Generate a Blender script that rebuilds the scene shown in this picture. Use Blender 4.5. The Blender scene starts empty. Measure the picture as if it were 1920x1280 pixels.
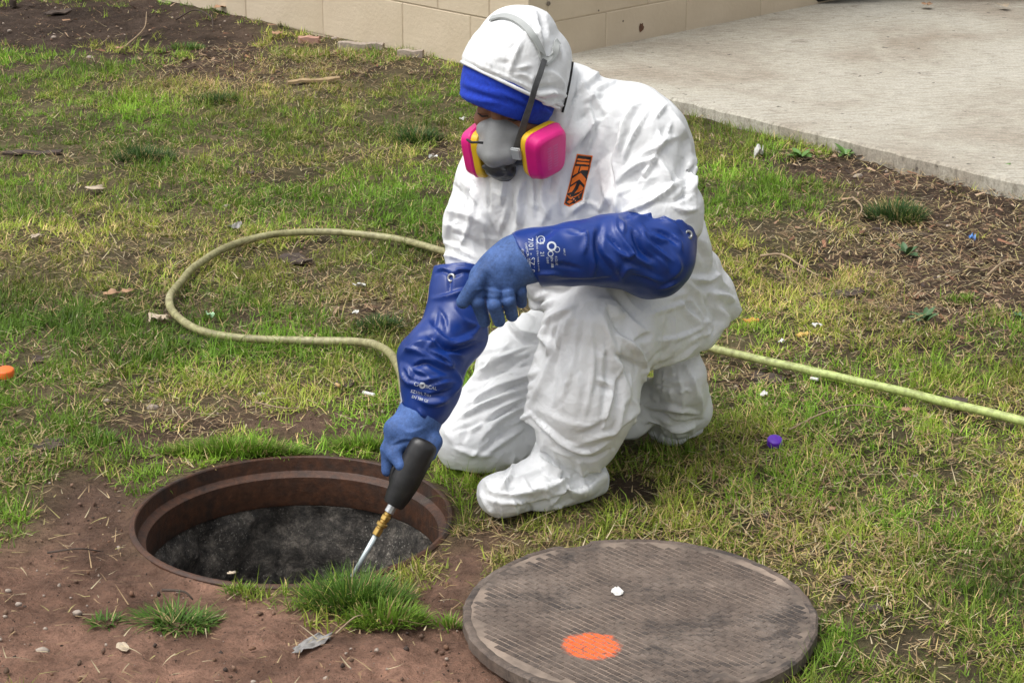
import bpy, bmesh, math, random
import numpy as np
from mathutils import Vector, Matrix

random.seed(7)
RNG = np.random.default_rng(11)
SC = bpy.context.scene
COL = SC.collection

# ------------------------------------------------------------------ camera
CAM_H, PITCH, FPX = 1.70, math.radians(19.2), 4000.0      # focal length in pixels of a 1920 wide frame
cam_d = bpy.data.cameras.new("camera")
cam = bpy.data.objects.new("camera", cam_d)
COL.objects.link(cam)
cam.location = (0, 0, CAM_H)
cam.rotation_euler = (math.pi / 2 - PITCH, 0, 0)
cam_d.sensor_width = 36.0
cam_d.lens = FPX / 1920 * 36.0
cam_d.clip_start, cam_d.clip_end = 0.1, 500
SC.camera = cam

# ------------------------------------------------------------------ sky and sun (bright overcast)
SUN_EL, SUN_AZ = math.radians(64), math.radians(-112)       # azimuth from the view direction, negative = left
w = bpy.data.worlds.new("World")
SC.world = w
w.use_nodes = True
nt = w.node_tree
nt.nodes.clear()
sky = nt.nodes.new("ShaderNodeTexSky")
sky.sky_type = 'NISHITA'
sky.sun_disc = False
sky.sun_elevation = SUN_EL
sky.sun_rotation = SUN_AZ
sky.air_density, sky.dust_density, sky.ozone_density = 1.0, 6.0, 1.0
hs = nt.nodes.new("ShaderNodeHueSaturation")               # cloud cover takes most of the blue out of the sky
hs.inputs["Saturation"].default_value = 0.16
bg = nt.nodes.new("ShaderNodeBackground")
bg.inputs["Strength"].default_value = 0.15
out = nt.nodes.new("ShaderNodeOutputWorld")
nt.links.new(sky.outputs[0], hs.inputs["Color"])
nt.links.new(hs.outputs[0], bg.inputs["Color"])
nt.links.new(bg.outputs[0], out.inputs["Surface"])
sun_d = bpy.data.lights.new("sun", 'SUN')
sun_d.energy = 0.85
sun_d.angle = math.radians(40)
sun_d.color = (1.0, 0.97, 0.92)
sun = bpy.data.objects.new("sun", sun_d)
COL.objects.link(sun)
sd = Vector((math.sin(SUN_AZ) * math.cos(SUN_EL), math.cos(SUN_AZ) * math.cos(SUN_EL), math.sin(SUN_EL)))
sun.rotation_euler = sd.to_track_quat('Z', 'Y').to_euler()

SC.view_settings.view_transform = 'Standard'
SC.view_settings.look = 'None'
SC.view_settings.gamma = 1.0
SC.view_settings.use_curve_mapping = False
SC.view_settings.exposure = 0.50
SC.cycles.use_denoising = True
SC.cycles.max_bounces = 6

# ------------------------------------------------------------------ measuring helpers
CP, SP = math.cos(PITCH), math.sin(PITCH)

def ray(u, v):
    x, y = (u - 960) / FPX, (v - 640) / FPX
    return np.array((x, CP - y * SP, -SP - y * CP))

def P(u, v, Y):
    "point seen at pixel u,v that stands Y metres ahead"
    d = ray(u, v)
    return np.array((0, 0, CAM_H)) + d * (Y / d[1])

def Pz(u, v, z=0.0):
    "point seen at pixel u,v at height z"
    d = ray(u, v)
    return np.array((0, 0, CAM_H)) + d * ((z - CAM_H) / d[2])

def project(V):
    V = np.asarray(V, float)
    dx, dy, dz = V[..., 0], V[..., 1], V[..., 2] - CAM_H
    dep = np.maximum(dy * CP - dz * SP, 0.05)
    up = dy * SP + dz * CP
    return 960 + FPX * dx / dep, 640 - FPX * up / dep

def norm(a):
    a = np.asarray(a, float)
    return a / np.linalg.norm(a)

# ------------------------------------------------------------------ object helpers
def link(o, parent=None):
    COL.objects.link(o)
    if parent is not None:
        o.parent = parent
    return o

def tag(o, label=None, cat=None, group=None, kind=None):
    if label: o["label"] = label
    if cat: o["category"] = cat
    if group: o["group"] = group
    if kind: o["kind"] = kind
    return o

def empty(name, loc=(0, 0, 0), rz=0.0):
    o = bpy.data.objects.new(name, None)
    o.location = loc
    o.rotation_euler = (0, 0, rz)
    o.empty_display_size = 0.05
    return link(o)

def mesh_np(name, V, F, smooth=True):
    "mesh from arrays; F is (n,3) or (n,4)"
    V = np.ascontiguousarray(V, dtype=np.float32)
    F = np.ascontiguousarray(F, dtype=np.int32)
    me = bpy.data.meshes.new(name)
    me.vertices.add(len(V))
    me.vertices.foreach_set("co", V.ravel())
    n, k = F.shape
    me.loops.add(n * k)
    me.loops.foreach_set("vertex_index", F.ravel())
    me.polygons.add(n)
    me.polygons.foreach_set("loop_start", np.arange(0, n * k, k, dtype=np.int32))
    me.polygons.foreach_set("loop_total", np.full(n, k, dtype=np.int32))
    me.polygons.foreach_set("use_smooth", np.full(n, smooth, dtype=bool))
    me.update(calc_edges=True)
    me.validate()
    return me

def obj(name, me, material=None, parent=None, origin=None):
    "link a mesh; with origin, the mesh (in world coordinates) is moved so that its origin lies there"
    if material is not None and not me.materials:
        me.materials.append(material)
    if origin is not None:
        me.transform(Matrix.Translation(-Vector(origin)))
    o = bpy.data.objects.new(name, me)
    if origin is not None:
        o.location = Vector(origin)
    link(o, parent)
    if parent is not None:                       # parts are given in world coordinates; parents have no scale
        o.matrix_parent_inverse = Matrix.Identity(4)
        pl = Vector(parent.location)
        pp = parent.parent
        while pp is not None:
            pl += Vector(pp.location); pp = pp.parent
        o.location = Vector(o.location) - pl
    return o

def pymesh(name, verts, faces, smooth=False):
    me = bpy.data.meshes.new(name)
    me.from_pydata([tuple(map(float, v)) for v in verts], [], [tuple(map(int, f)) for f in faces])
    if smooth:
        me.polygons.foreach_set("use_smooth", [True] * len(me.polygons))
    me.update()
    return me

def bm_mesh(name, bm, smooth=False):
    me = bpy.data.meshes.new(name)
    bmesh.ops.recalc_face_normals(bm, faces=bm.faces)
    bm.to_mesh(me)
    bm.free()
    if smooth:
        me.polygons.foreach_set("use_smooth", [True] * len(me.polygons))
    me.update()
    return me

def vcol(me, C, name="tint"):
    a = me.attributes.new(name, 'FLOAT_COLOR', 'POINT')
    C = np.asarray(C, np.float32)
    if C.shape[1] == 3:
        C = np.concatenate([C, np.ones((len(C), 1), np.float32)], 1)
    a.data.foreach_set("color", np.ascontiguousarray(C).ravel())

def catmull(pts, n):
    pts = np.asarray(pts, float)
    p = np.vstack([2 * pts[0] - pts[1], pts, 2 * pts[-1] - pts[-2]])
    out = []
    for i in range(1, len(p) - 2):
        t = np.linspace(0, 1, n, endpoint=False)[:, None]
        a, b, c, d = p[i - 1], p[i], p[i + 1], p[i + 2]
        out.append(0.5 * (2 * b + (c - a) * t + (2 * a - 5 * b + 4 * c - d) * t ** 2 + (3 * b - a - 3 * c + d) * t ** 3))
    out.append(pts[-1:])
    return np.vstack(out)

def tube_vf(pts, rad, segs=10, flat=None, cap=True):
    "verts and quads of a tube along pts; rad scalar or per point; flat=(normal, factor) squashes it"
    pts = np.asarray(pts, float)
    n = len(pts)
    rad = np.broadcast_to(np.asarray(rad, float), (n,))
    T = np.gradient(pts, axis=0)
    T /= np.linalg.norm(T, axis=1, keepdims=True) + 1e-12
    up = np.array((0, 0, 1.0)) if abs(T[0][2]) < 0.9 else np.array((0, 1.0, 0))
    V, F = [], []
    N = norm(np.cross(T[0], up))
    ang = np.linspace(0, 2 * math.pi, segs, endpoint=False)
    for i in range(n):
        N = N - T[i] * np.dot(N, T[i])
        N = norm(N)
        B = np.cross(T[i], N)
        ring = np.outer(np.cos(ang), N) + np.outer(np.sin(ang), B)
        V.append(pts[i] + ring * rad[i])
    V = np.vstack(V)
    for i in range(n - 1):
        for j in range(segs):
            a, b = i * segs + j, i * segs + (j + 1) % segs
            F.append((a, b, b + segs, a + segs))
    if cap:
        V = np.vstack([V, pts[:1], pts[-1:]])
        c0, c1 = len(V) - 2, len(V) - 1
        for j in range(segs):
            k = (j + 1) % segs
            F.append((c0, k, j, j)); F.append((c1, (n - 1) * segs + j, (n - 1) * segs + k, (n - 1) * segs + k))
    F = [tuple(dict.fromkeys(f)) for f in F]
    return V, F

def tube(name, pts, rad, material, parent=None, segs=10, origin=None, smooth=True):
    V, F = tube_vf(pts, rad, segs)
    return obj(name, pymesh(name, V, F, smooth), material, parent, origin)

def lathe_vf(profile, segs=32, start=0.0, sweep=2 * math.pi):
    "profile: list of (r, z) revolved about z"
    V, F = [], []
    n = len(profile)
    for j in range(segs):
        a = start + sweep * j / segs
        for r, z in profile:
            V.append((r * math.cos(a), r * math.sin(a), z))
    for j in range(segs):
        k = (j + 1) % segs
        for i in range(n - 1):
            F.append((j * n + i, k * n + i, k * n + i + 1, j * n + i + 1))
    return np.array(V), F

def frame_from(zaxis, hint=(0, 0, 1)):
    z = norm(zaxis)
    h = np.asarray(hint, float)
    if abs(np.dot(h, z)) > 0.98:
        h = np.array((0, 1.0, 0))
    x = norm(np.cross(h, z))
    y = np.cross(z, x)
    return np.stack([x, y, z], 1)                # columns

# ------------------------------------------------------------------ value noise
def _hash(ix, iy, iz, s):
    h = (ix * 374761393 + iy * 668265263 + iz * 2147483647 + s * 1274126177) & 0xFFFFFFFF
    h = ((h ^ (h >> 13)) * 1274126177) & 0xFFFFFFFF
    return ((h ^ (h >> 16)) & 0xFFFFFF) / float(0xFFFFFF)

def vnoise(p, s=0):
    p = np.asarray(p, float)
    if p.shape[-1] == 2:
        p = np.concatenate([p, np.zeros(p.shape[:-1] + (1,))], -1)
    i = np.floor(p).astype(np.int64)
    f = p - i
    f = f * f * (3 - 2 * f)
    r = 0
    for dx in (0, 1):
        for dy in (0, 1):
            for dz in (0, 1):
                wgt = (f[..., 0] if dx else 1 - f[..., 0]) * (f[..., 1] if dy else 1 - f[..., 1]) * (f[..., 2] if dz else 1 - f[..., 2])
                r = r + wgt * _hash(i[..., 0] + dx, i[..., 1] + dy, i[..., 2] + dz, s)
    return r * 2 - 1

def fbm(p, s=0, o=3):
    p = np.asarray(p, float)
    r, a = 0, 1.0
    for k in range(o):
        r = r + a * vnoise(p * 2 ** k + 17.3 * k, s + k)
        a *= 0.5
    return r

# ------------------------------------------------------------------ materials
def new_mat(name):
    m = bpy.data.materials.new(name)
    m.use_nodes = True
    nt = m.node_tree
    b = nt.nodes["Principled BSDF"]
    return m, nt, b

def N(nt, t, **kw):
    n = nt.nodes.new(t)
    for k, v in kw.items():
        setattr(n, k, v)
    return n

def noise_node(nt, scale, detail=4, rough=0.6, dist=0.0, coord="Object"):
    tc = N(nt, "ShaderNodeTexCoord")
    n = N(nt, "ShaderNodeTexNoise")
    n.inputs["Scale"].default_value = scale
    n.inputs["Detail"].default_value = detail
    n.inputs["Roughness"].default_value = rough
    n.inputs["Distortion"].default_value = dist
    nt.links.new(tc.outputs[coord], n.inputs["Vector"])
    return n

def ramp(nt, src, stops):
    r = N(nt, "ShaderNodeValToRGB")
    el = r.color_ramp.elements
    while len(el) < len(stops):
        el.new(0.5)
    for e, (p, c) in zip(el, stops):
        e.position = p
        e.color = (*c, 1) if len(c) == 3 else c
    nt.links.new(src, r.inputs[0])
    return r

def mixc(nt, a, b, fac, mode='MIX'):
    m = N(nt, "ShaderNodeMix", data_type='RGBA', blend_type=mode)
    for sock, val in ((m.inputs[0], fac), (m.inputs[6], a), (m.inputs[7], b)):
        if hasattr(val, "is_output"):
            nt.links.new(val, sock)
        elif isinstance(val, (int, float)):
            sock.default_value = val
        else:
            sock.default_value = (*val, 1)
    return m.outputs[2]

def bump(nt, b, height, strength=0.4, dist=0.01, prev=None):
    bp = N(nt, "ShaderNodeBump")
    bp.inputs["Strength"].default_value = strength
    bp.inputs["Distance"].default_value = dist
    nt.links.new(height, bp.inputs["Height"])
    if prev is not None:
        nt.links.new(prev, bp.inputs["Normal"])
    nt.links.new(bp.outputs[0], b.inputs["Normal"])
    return bp.outputs[0]

def mat(name, c1, c2=None, scale=20, rough=0.6, bscale=None, bstr=0.3, bdist=0.003, metal=0.0, detail=5, spec=0.5, lo=0.35, hi=0.65):
    m, nt, b = new_mat(name)
    c2 = c2 or tuple(x * 0.75 for x in c1)
    n = noise_node(nt, scale, detail)
    r = ramp(nt, n.outputs[0], [(lo, c1), (hi, c2)])
    nt.links.new(r.outputs[0], b.inputs["Base Color"])
    b.inputs["Roughness"].default_value = rough
    b.inputs["Metallic"].default_value = metal
    b.inputs["Specular IOR Level"].default_value = spec
    if bscale:
        n2 = noise_node(nt, bscale, 5)
        bump(nt, b, n2.outputs[0], bstr, bdist)
    return m

def mat_tint(name, rough=0.6, attr="tint", nscale=None, bscale=None, bstr=0.3, bdist=0.003, spec=0.3):
    m, nt, b = new_mat(name)
    a = N(nt, "ShaderNodeAttribute", attribute_name=attr)
    c = a.outputs["Color"]
    if nscale:
        n = noise_node(nt, nscale, 5)
        r = ramp(nt, n.outputs[0], [(0.3, (0.7, 0.7, 0.7)), (0.7, (1.25, 1.25, 1.25))])
        c = mixc(nt, c, r.outputs[0], 1.0, 'MULTIPLY')
    nt.links.new(c, b.inputs["Base Color"])
    b.inputs["Roughness"].default_value = rough
    b.inputs["Specular IOR Level"].default_value = spec
    if bscale:
        n2 = noise_node(nt, bscale, 5)
        bump(nt, b, n2.outputs[0], bstr, bdist)
    return m

# ------------------------------------------------------------------ implicit solids -> meshes (surface nets)
class SDF:
    def __init__(self, lo, hi, h):
        self.lo = np.asarray(lo, float)
        self.h = h
        self.n = np.ceil((np.asarray(hi, float) - self.lo) / h).astype(int) + 1
        self.D = np.full(self.n, 0.3, np.float32)

    def _box(self, lo, hi):
        a = np.maximum(np.floor((np.asarray(lo) - self.lo) / self.h).astype(int), 0)
        b = np.minimum(np.ceil((np.asarray(hi) - self.lo) / self.h).astype(int) + 1, self.n)
        b = np.maximum(b, a)
        ax = [(self.lo[i] + self.h * np.arange(a[i], b[i])).astype(np.float32) for i in range(3)]
        X, Y, Z = np.meshgrid(*ax, indexing='ij')
        return tuple(slice(a[i], b[i]) for i in range(3)), X, Y, Z

    def _put(self, sl, d, k, op):
        A = self.D[sl]
        if op == 'sub':
            d = -d
            hh = np.clip(0.5 - 0.5 * (d - A) / k, 0, 1)
            self.D[sl] = A * (1 - hh) + d * hh + k * hh * (1 - hh) if False else np.maximum(A, d) + np.maximum(k - np.abs(A - d), 0) ** 2 / (4 * k)
        else:
            self.D[sl] = np.minimum(A, d) - np.maximum(k - np.abs(A - d), 0) ** 2 / (4 * k)

    def cone(self, a, b, ra, rb, k=0.02, op='add', sq=None):
        "round cone a-b; sq=(axis, factor) stretches the section along an axis"
        a, b = np.asarray(a, float), np.asarray(b, float)
        m = max(ra, rb) * (max(sq[1], 1) if sq else 1) + k + 2 * self.h
        sl, X, Y, Z = self._box(np.minimum(a, b) - m, np.maximum(a, b) + m)
        if X.size == 0: return
        px, py, pz = X - a[0], Y - a[1], Z - a[2]
        d = b - a
        L = float(d @ d) + 1e-12
        t = np.clip((px * d[0] + py * d[1] + pz * d[2]) / L, 0, 1)
        qx, qy, qz = px - t * d[0], py - t * d[1], pz - t * d[2]
        if sq:
            ax = norm(sq[0])
            pr = qx * ax[0] + qy * ax[1] + qz * ax[2]
            g = 1 / sq[1] - 1
            qx, qy, qz = qx + ax[0] * pr * g, qy + ax[1] * pr * g, qz + ax[2] * pr * g
        r = ra + (rb - ra) * t
        dist = np.sqrt(qx * qx + qy * qy + qz * qz) - r
        self._put(sl, dist, k, op)

    def chain(self, pts, radii, k=0.02, op='add', sq=None):
        for i in range(len(pts) - 1):
            self.cone(pts[i], pts[i + 1], radii[i], radii[i + 1], k, op, sq)

    def ell(self, c, R, rad, k=0.02, op='add', clip=None):
        "ellipsoid; R columns are its axes; clip=list of (point, normal): kept where (p-point).normal<0"
        c = np.asarray(c, float)
        rad = np.asarray(rad, float)
        m = rad.max() + k + 2 * self.h
        sl, X, Y, Z = self._box(c - m, c + m)
        if X.size == 0: return
        q = [((X - c[0]) * R[0, i] + (Y - c[1]) * R[1, i] + (Z - c[2]) * R[2, i]) for i in range(3)]
        k0 = np.sqrt(sum((q[i] / rad[i]) ** 2 for i in range(3)))
        k1 = np.sqrt(sum((q[i] / rad[i] ** 2) ** 2 for i in range(3))) + 1e-6
        d = k0 * (k0 - 1) / k1
        if clip:
            for reg in clip:                     # each entry: list of half spaces whose intersection is cut away
                e = None
                for p0, n0 in reg:
                    h = (X - p0[0]) * n0[0] + (Y - p0[1]) * n0[1] + (Z - p0[2]) * n0[2]
                    e = h if e is None else np.maximum(e, h)      # negative inside the cut region
                d = np.maximum(d, -e)
        self._put(sl, d, k, op)

    def half(self, p0, n0, lo, hi, k=0.004):
        "cut away the side n0 points to, inside the box"
        sl, X, Y, Z = self._box(lo, hi)
        d = (X - p0[0]) * n0[0] + (Y - p0[1]) * n0[1] + (Z - p0[2]) * n0[2]
        self.D[sl] = np.maximum(self.D[sl], d)

    def mesh(self, smooth=1):
        D, h = self.D, self.h
        S = D < 0
        nx, ny, nz = D.shape
        c = np.zeros((nx - 1, ny - 1, nz - 1), np.int8)
        for i in (0, 1):
            for j in (0, 1):
                for k in (0, 1):
                    c += S[i:nx - 1 + i, j:ny - 1 + j, k:nz - 1 + k]
        act = (c > 0) & (c < 8)
        I = np.argwhere(act)
        idx = np.full(act.shape, -1, np.int32)
        idx[act] = np.arange(len(I))
        acc = np.zeros((len(I), 3))
        cnt = np.zeros(len(I))
        corners = [(i, j, k) for i in (0, 1) for j in (0, 1) for k in (0, 1)]
        for a in corners:
            for ax in range(3):
                if a[ax]: continue
                b = list(a); b[ax] = 1
                da = D[I[:, 0] + a[0], I[:, 1] + a[1], I[:, 2] + a[2]]
                db = D[I[:, 0] + b[0], I[:, 1] + b[1], I[:, 2] + b[2]]
                mk = (da < 0) != (db < 0)
                t = np.where(mk, da / np.where(mk, da - db, 1), 0)
                pt = np.tile(np.array(a, float), (len(I), 1))
                pt[:, ax] = t
                acc[mk] += pt[mk]
                cnt[mk] += 1
        V = (I + acc / cnt[:, None]) * h + self.lo
        F = []
        for ax in range(3):
            sa = [slice(None)] * 3; sb = [slice(None)] * 3
            sa[ax] = slice(0, -1); sb[ax] = slice(1, None)
            A, B = S[tuple(sa)], S[tuple(sb)]
            E = np.argwhere(A != B)
            o1, o2 = (ax + 1) % 3, (ax + 2) % 3
            ok = (E[:, o1] > 0) & (E[:, o2] > 0) & (E[:, o1] < D.shape[o1] - 1) & (E[:, o2] < D.shape[o2] - 1)
            E = E[ok]
            ins = A[E[:, 0], E[:, 1], E[:, 2]]
            q = []
            for d1, d2 in ((-1, -1), (0, -1), (0, 0), (-1, 0)):
                e = E.copy(); e[:, o1] += d1; e[:, o2] += d2
                q.append(idx[e[:, 0], e[:, 1], e[:, 2]])
            q = np.stack(q, 1)
            q[~ins] = q[~ins][:, ::-1]
            F.append(q)
        F = np.vstack(F)
        F = F[(F >= 0).all(1)]
        for _ in range(smooth):
            V = laplace(V, F, 0.5)
        return V, F

def laplace(V, F, f=0.5):
    acc = np.zeros_like(V); cnt = np.zeros(len(V))
    for i in range(4):
        a, b = F[:, i], F[:, (i + 1) % 4]
        for s, t in ((a, b), (b, a)):
            for k in range(3):
                acc[:, k] += np.bincount(s, V[t, k], len(V))
            cnt += np.bincount(s, minlength=len(V))
    cnt = np.maximum(cnt, 1)
    return V * (1 - f) + f * acc / cnt[:, None]

def vnormals(V, F):
    a, b, c, d = (V[F[:, i]] for i in range(4))
    n = np.cross(c - a, d - b)
    out = np.zeros_like(V)
    for i in range(4):
        for k in range(3):
            out[:, k] += np.bincount(F[:, i], n[:, k], len(V))
    return out / (np.linalg.norm(out, axis=1, keepdims=True) + 1e-12)

def crisp(V, F, sigma=0.35, nit=14, vit=10, keep=None):
    "paper-like cloth: flatten panels and keep creases (bilateral smoothing of face normals, then refit)"
    nf = len(F)
    E = np.concatenate([np.sort(np.stack([F[:, i], F[:, (i + 1) % 4]], 1), 1) for i in range(4)])
    fid = np.tile(np.arange(nf), 4)
    key = E[:, 0].astype(np.int64) * len(V) + E[:, 1]
    o = np.argsort(key, kind='stable')
    k, f = key[o], fid[o]
    m = k[:-1] == k[1:]
    f1, f2 = f[:-1][m], f[1:][m]
    def fn():
        n = np.cross(V[F[:, 2]] - V[F[:, 0]], V[F[:, 3]] - V[F[:, 1]])
        return n / (np.linalg.norm(n, axis=1, keepdims=True) + 1e-12)
    n = fn()
    for _ in range(nit):
        w = np.exp(-((n[f1] - n[f2]) ** 2).sum(1) / (2 * sigma ** 2))
        a = n.copy()
        for c in range(3):
            a[:, c] += np.bincount(f1, w * n[f2, c], nf) + np.bincount(f2, w * n[f1, c], nf)
        n = a / (np.linalg.norm(a, axis=1, keepdims=True) + 1e-12)
    cnt = np.maximum(np.bincount(F.ravel(), minlength=len(V)), 1)
    for _ in range(vit):
        cen = V[F].mean(1)
        d = np.zeros_like(V)
        for i in range(4):
            vi = F[:, i]
            pr = ((cen - V[vi]) * n).sum(1)
            for c in range(3):
                d[:, c] += np.bincount(vi, pr * n[:, c], len(V))
        d /= cnt[:, None]
        V = V + (d if keep is None else d * keep[:, None])
    return V

def crumple(V, F, n=7, amp=0.0022, seed=1, f0=5.0, f1=14.0):
    "straight-sided folds in random directions, bent and faded by noise: the crumple of thin non-woven cloth"
    rg = np.random.default_rng(seed)
    Nn = vnormals(V, F)
    h = np.zeros(len(V))
    for i in range(n):
        d = norm(rg.normal(size=3)); f = rg.uniform(f0, f1)
        ph = V @ d * f + 1.1 * fbm(V * 3.2 + 31 * i, 200 + i, 2)
        tri = np.abs((ph % 1.0) - 0.5) * 4 - 1
        h += amp * (9.0 / f) * tri * np.clip(0.25 + 1.1 * vnoise(V * 5.5 + 17 * i, 300 + i), 0, 1)
    return V + Nn * h[:, None]

def folds(V, F, specs, default=(0, 99)):
    """push creases into a cloth surface. Each spec: (points as (u,v), height mm, width mm[, (Ymin,Ymax)]).
    Points are where the crease runs on the figure; height > 0 raises a ridge, < 0 presses a furrow."""
    Nn = vnormals(V, F)
    cam0 = np.array((0, 0, CAM_H))
    vd = cam0 - V
    vd /= np.linalg.norm(vd, axis=1, keepdims=True)
    face = np.clip((Nn * vd).sum(1) * 2.5 + 0.4, 0, 1)
    U, Vv = project(V)
    dep = V[:, 1] * CP - (V[:, 2] - CAM_H) * SP
    disp = np.zeros(len(V))
    for s in specs:
        pts, a, wd = s[0], s[1] / 1000, s[2] / 1000
        yr = s[3] if len(s) > 3 else default
        pts = np.asarray(pts, float)
        if len(pts) > 2:
            pts = catmull(pts, 5)
        wpx = wd * FPX / 4.25
        m = (U > pts[:, 0].min() - wpx) & (U < pts[:, 0].max() + wpx) & (Vv > pts[:, 1].min() - wpx) & (Vv < pts[:, 1].max() + wpx)
        m &= (V[:, 1] > yr[0]) & (V[:, 1] < yr[1]) & (face > 0)
        ii = np.nonzero(m)[0]
        if len(ii) == 0: continue
        pu, pv = U[ii], Vv[ii]
        best = np.full(len(ii), 1e9); tt = np.zeros(len(ii)); side = np.zeros(len(ii))
        seg = np.diff(pts, axis=0); L = np.linalg.norm(seg, axis=1); cum = np.concatenate([[0], np.cumsum(L)])
        for k in range(len(seg)):
            dx, dy = pu - pts[k, 0], pv - pts[k, 1]
            t = np.clip((dx * seg[k, 0] + dy * seg[k, 1]) / (L[k] ** 2 + 1e-9), 0, 1)
            d = np.hypot(dx - t * seg[k, 0], dy - t * seg[k, 1])
            b = d < best
            best[b] = d[b]; tt[b] = ((cum[k] + t * L[k]) / cum[-1])[b]
            side[b] = np.sign(dx * seg[k, 1] - dy * seg[k, 0])[b]
        env = np.clip(np.sin(np.pi * np.clip(tt, 0.02, 0.98)), 0, 1) ** 0.6
        x = best / (wpx * (0.45 + 0.55 * env))
        prof = np.where(x < 1, (1 - np.minimum(x, 1)) ** 1.35, 0)
        # a shallow trough on one side makes the crease read as a fold-over rather than a bump
        tr = np.where((x < 1.0) & (side > 0), -0.45 * np.sin(np.pi * np.clip(x, 0, 1)) , 0)
        disp[ii] += a * env * (prof + tr) * face[ii]
    return V + Nn * disp[:, None]

# ================================================================== THE SETTING
MH = np.array((-0.430, 3.838))                  # manhole centre and clear radius of the iron frame
MH_R = 0.304
CV = np.array((0.223, 3.362))                   # lid lying beside it
CV_R = 0.309

# what grows where: (u, v, half width, half height, strength) blobs in the picture plane, read on the ground
BARE = [(120, 40, 330, 62, 1.25), (330, 75, 150, 40, .8), (430, 92, 60, 40, .9), (60, 120, 90, 30, .5), (600, 135, 190, 28, .55),
        (90, 1180, 330, 130, 1.5), (430, 1245, 420, 75, 1.5), (760, 1235, 240, 62, 1.4), (170, 960, 120, 110, 1.1), (330, 1120, 160, 60, .9),
        (330, 790, 190, 45, .75), (600, 790, 120, 32, .9), (400, 850, 150, 22, .5), (870, 1060, 70, 60, .9), (800, 1130, 80, 50, .7),
        (1800, 430, 190, 95, 1.25), (1700, 330, 150, 40, .9), (1480, 320, 150, 22, .7), (1850, 560, 160, 60, 1.0), (1560, 480, 120, 25, .6),
        (1700, 640, 170, 20, .7), (1500, 640, 70, 22, .6), (1420, 700, 60, 25, .5), (830, 270, 40, 40, .6), (700, 300, 60, 16, .35),
        (690, 585, 90, 28, .8), (560, 480, 45, 26, .7), (480, 590, 60, 18, .4), (330, 590, 40, 26, .5), (380, 135, 90, 20, .5),
        (1190, 915, 60, 35, .6), (1380, 720, 60, 22, .7), (240, 480, 60, 14, .35), (330, 300, 40, 20, .4), (180, 360, 40, 14, .4), (60, 560, 50, 12, .3),
        (1680, 1215, 90, 30, .6), (650, 730, 40, 20, .6), (1470, 435, 60, 16, .5), (960, 1000, 60, 16, .4), (1090, 880, 60, 20, .4), (1300, 690, 30, 20, .6)]
STRAW = [(400, 155, 150, 30, .9), (620, 125, 200, 45, .9), (1760, 480, 220, 130, 1.1), (1500, 560, 250, 60, .4), (1480, 900, 420, 150, .5),
         (1600, 1080, 250, 120, .3), (910, 1015, 80, 45, 1.0), (200, 470, 260, 70, .35), (60, 880, 140, 90, .55), (330, 760, 200, 50, .4),
         (690, 560, 130, 50, .8), (1330, 700, 100, 30, .6), (1700, 1220, 120, 45, .7), (700, 740, 60, 30, .35), (120, 300, 150, 40, .2),
         (560, 330, 150, 60, .25), (880, 1110, 60, 40, .5), (1450, 440, 150, 40, .35), (90, 1010, 110, 50, .5)]
LUSH = [(450, 846, 130, 16, .7), (690, 836, 60, 16, .7), (860, 930, 60, 60, .8), (150, 130, 130, 22, .4), (230, 205, 120, 40, .35), (560, 210, 200, 50, .2),
        (1390, 230, 120, 60, .7), (1450, 385, 130, 45, .7), (1600, 680, 260, 40, .3), (1560, 1230, 110, 60, .7), (1840, 1150, 120, 110, .4), (1830, 700, 130, 40, .5),
        (110, 590, 140, 40, .6), (430, 650, 160, 25, .5), (700, 480, 80, 30, .4), (720, 395, 90, 30, .4), (1800, 555, 40, 18, .8), (1420, 600, 80, 30, .3), (1330, 620, 40, 60, .4),
        (80, 370, 110, 40, .35), (1640, 790, 160, 60, .2), (200, 820, 60, 20, .4), (20, 960, 40, 35, .7), (1240, 850, 70, 25, .3), (1100, 990, 200, 14, .4)]
DARK = [(780, 258, 50, 28, 1), (270, 292, 60, 24, .9), (1680, 398, 55, 30, 1), (408, 190, 38, 16, .8), (60, 380, 60, 26, .6), (700, 610, 40, 22, .6),
        (760, 385, 70, 30, .6), (110, 600, 150, 40, .6), (440, 660, 150, 24, .5), (710, 730, 50, 30, .5), (1290, 570, 60, 60, .4), (1840, 1180, 140, 120, .3), (620, 1120, 60, 40, .3)]

def blobs(u, v, L):
    r = np.zeros_like(u)
    for cu, cv, ru, rv, a in L:
        r += a * np.exp(-(((u - cu) / ru) ** 2 + ((v - cv) / rv) ** 2))
    return r

def ground_z(x, y):
    x = np.asarray(x, float); y = np.asarray(y, float)
    p = np.stack([x, y], -1)
    z = 0.012 * fbm(p * 1.7, 3, 3)
    dm = np.hypot(x - MH[0], y - MH[1]); dc = np.hypot(x - CV[0], y - CV[1])
    near = np.clip((np.minimum(np.minimum(dm, dc) - 0.34, np.hypot((x - 0.13) / 0.9, y - 4.05) - 0.30)) / 0.35, 0, 1)
    z = z * near - 0.004
    z = z + 0.004 * fbm(p * 14, 9, 2)
    ds = (x - 0.063) * 0.764 + (y - 7.877) * 0.645                   # soil banked up against the slab
    z = z + 0.014 * np.exp(-(np.minimum(ds, 0) / 0.22) ** 2) * (x > -0.05)
    return z

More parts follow.
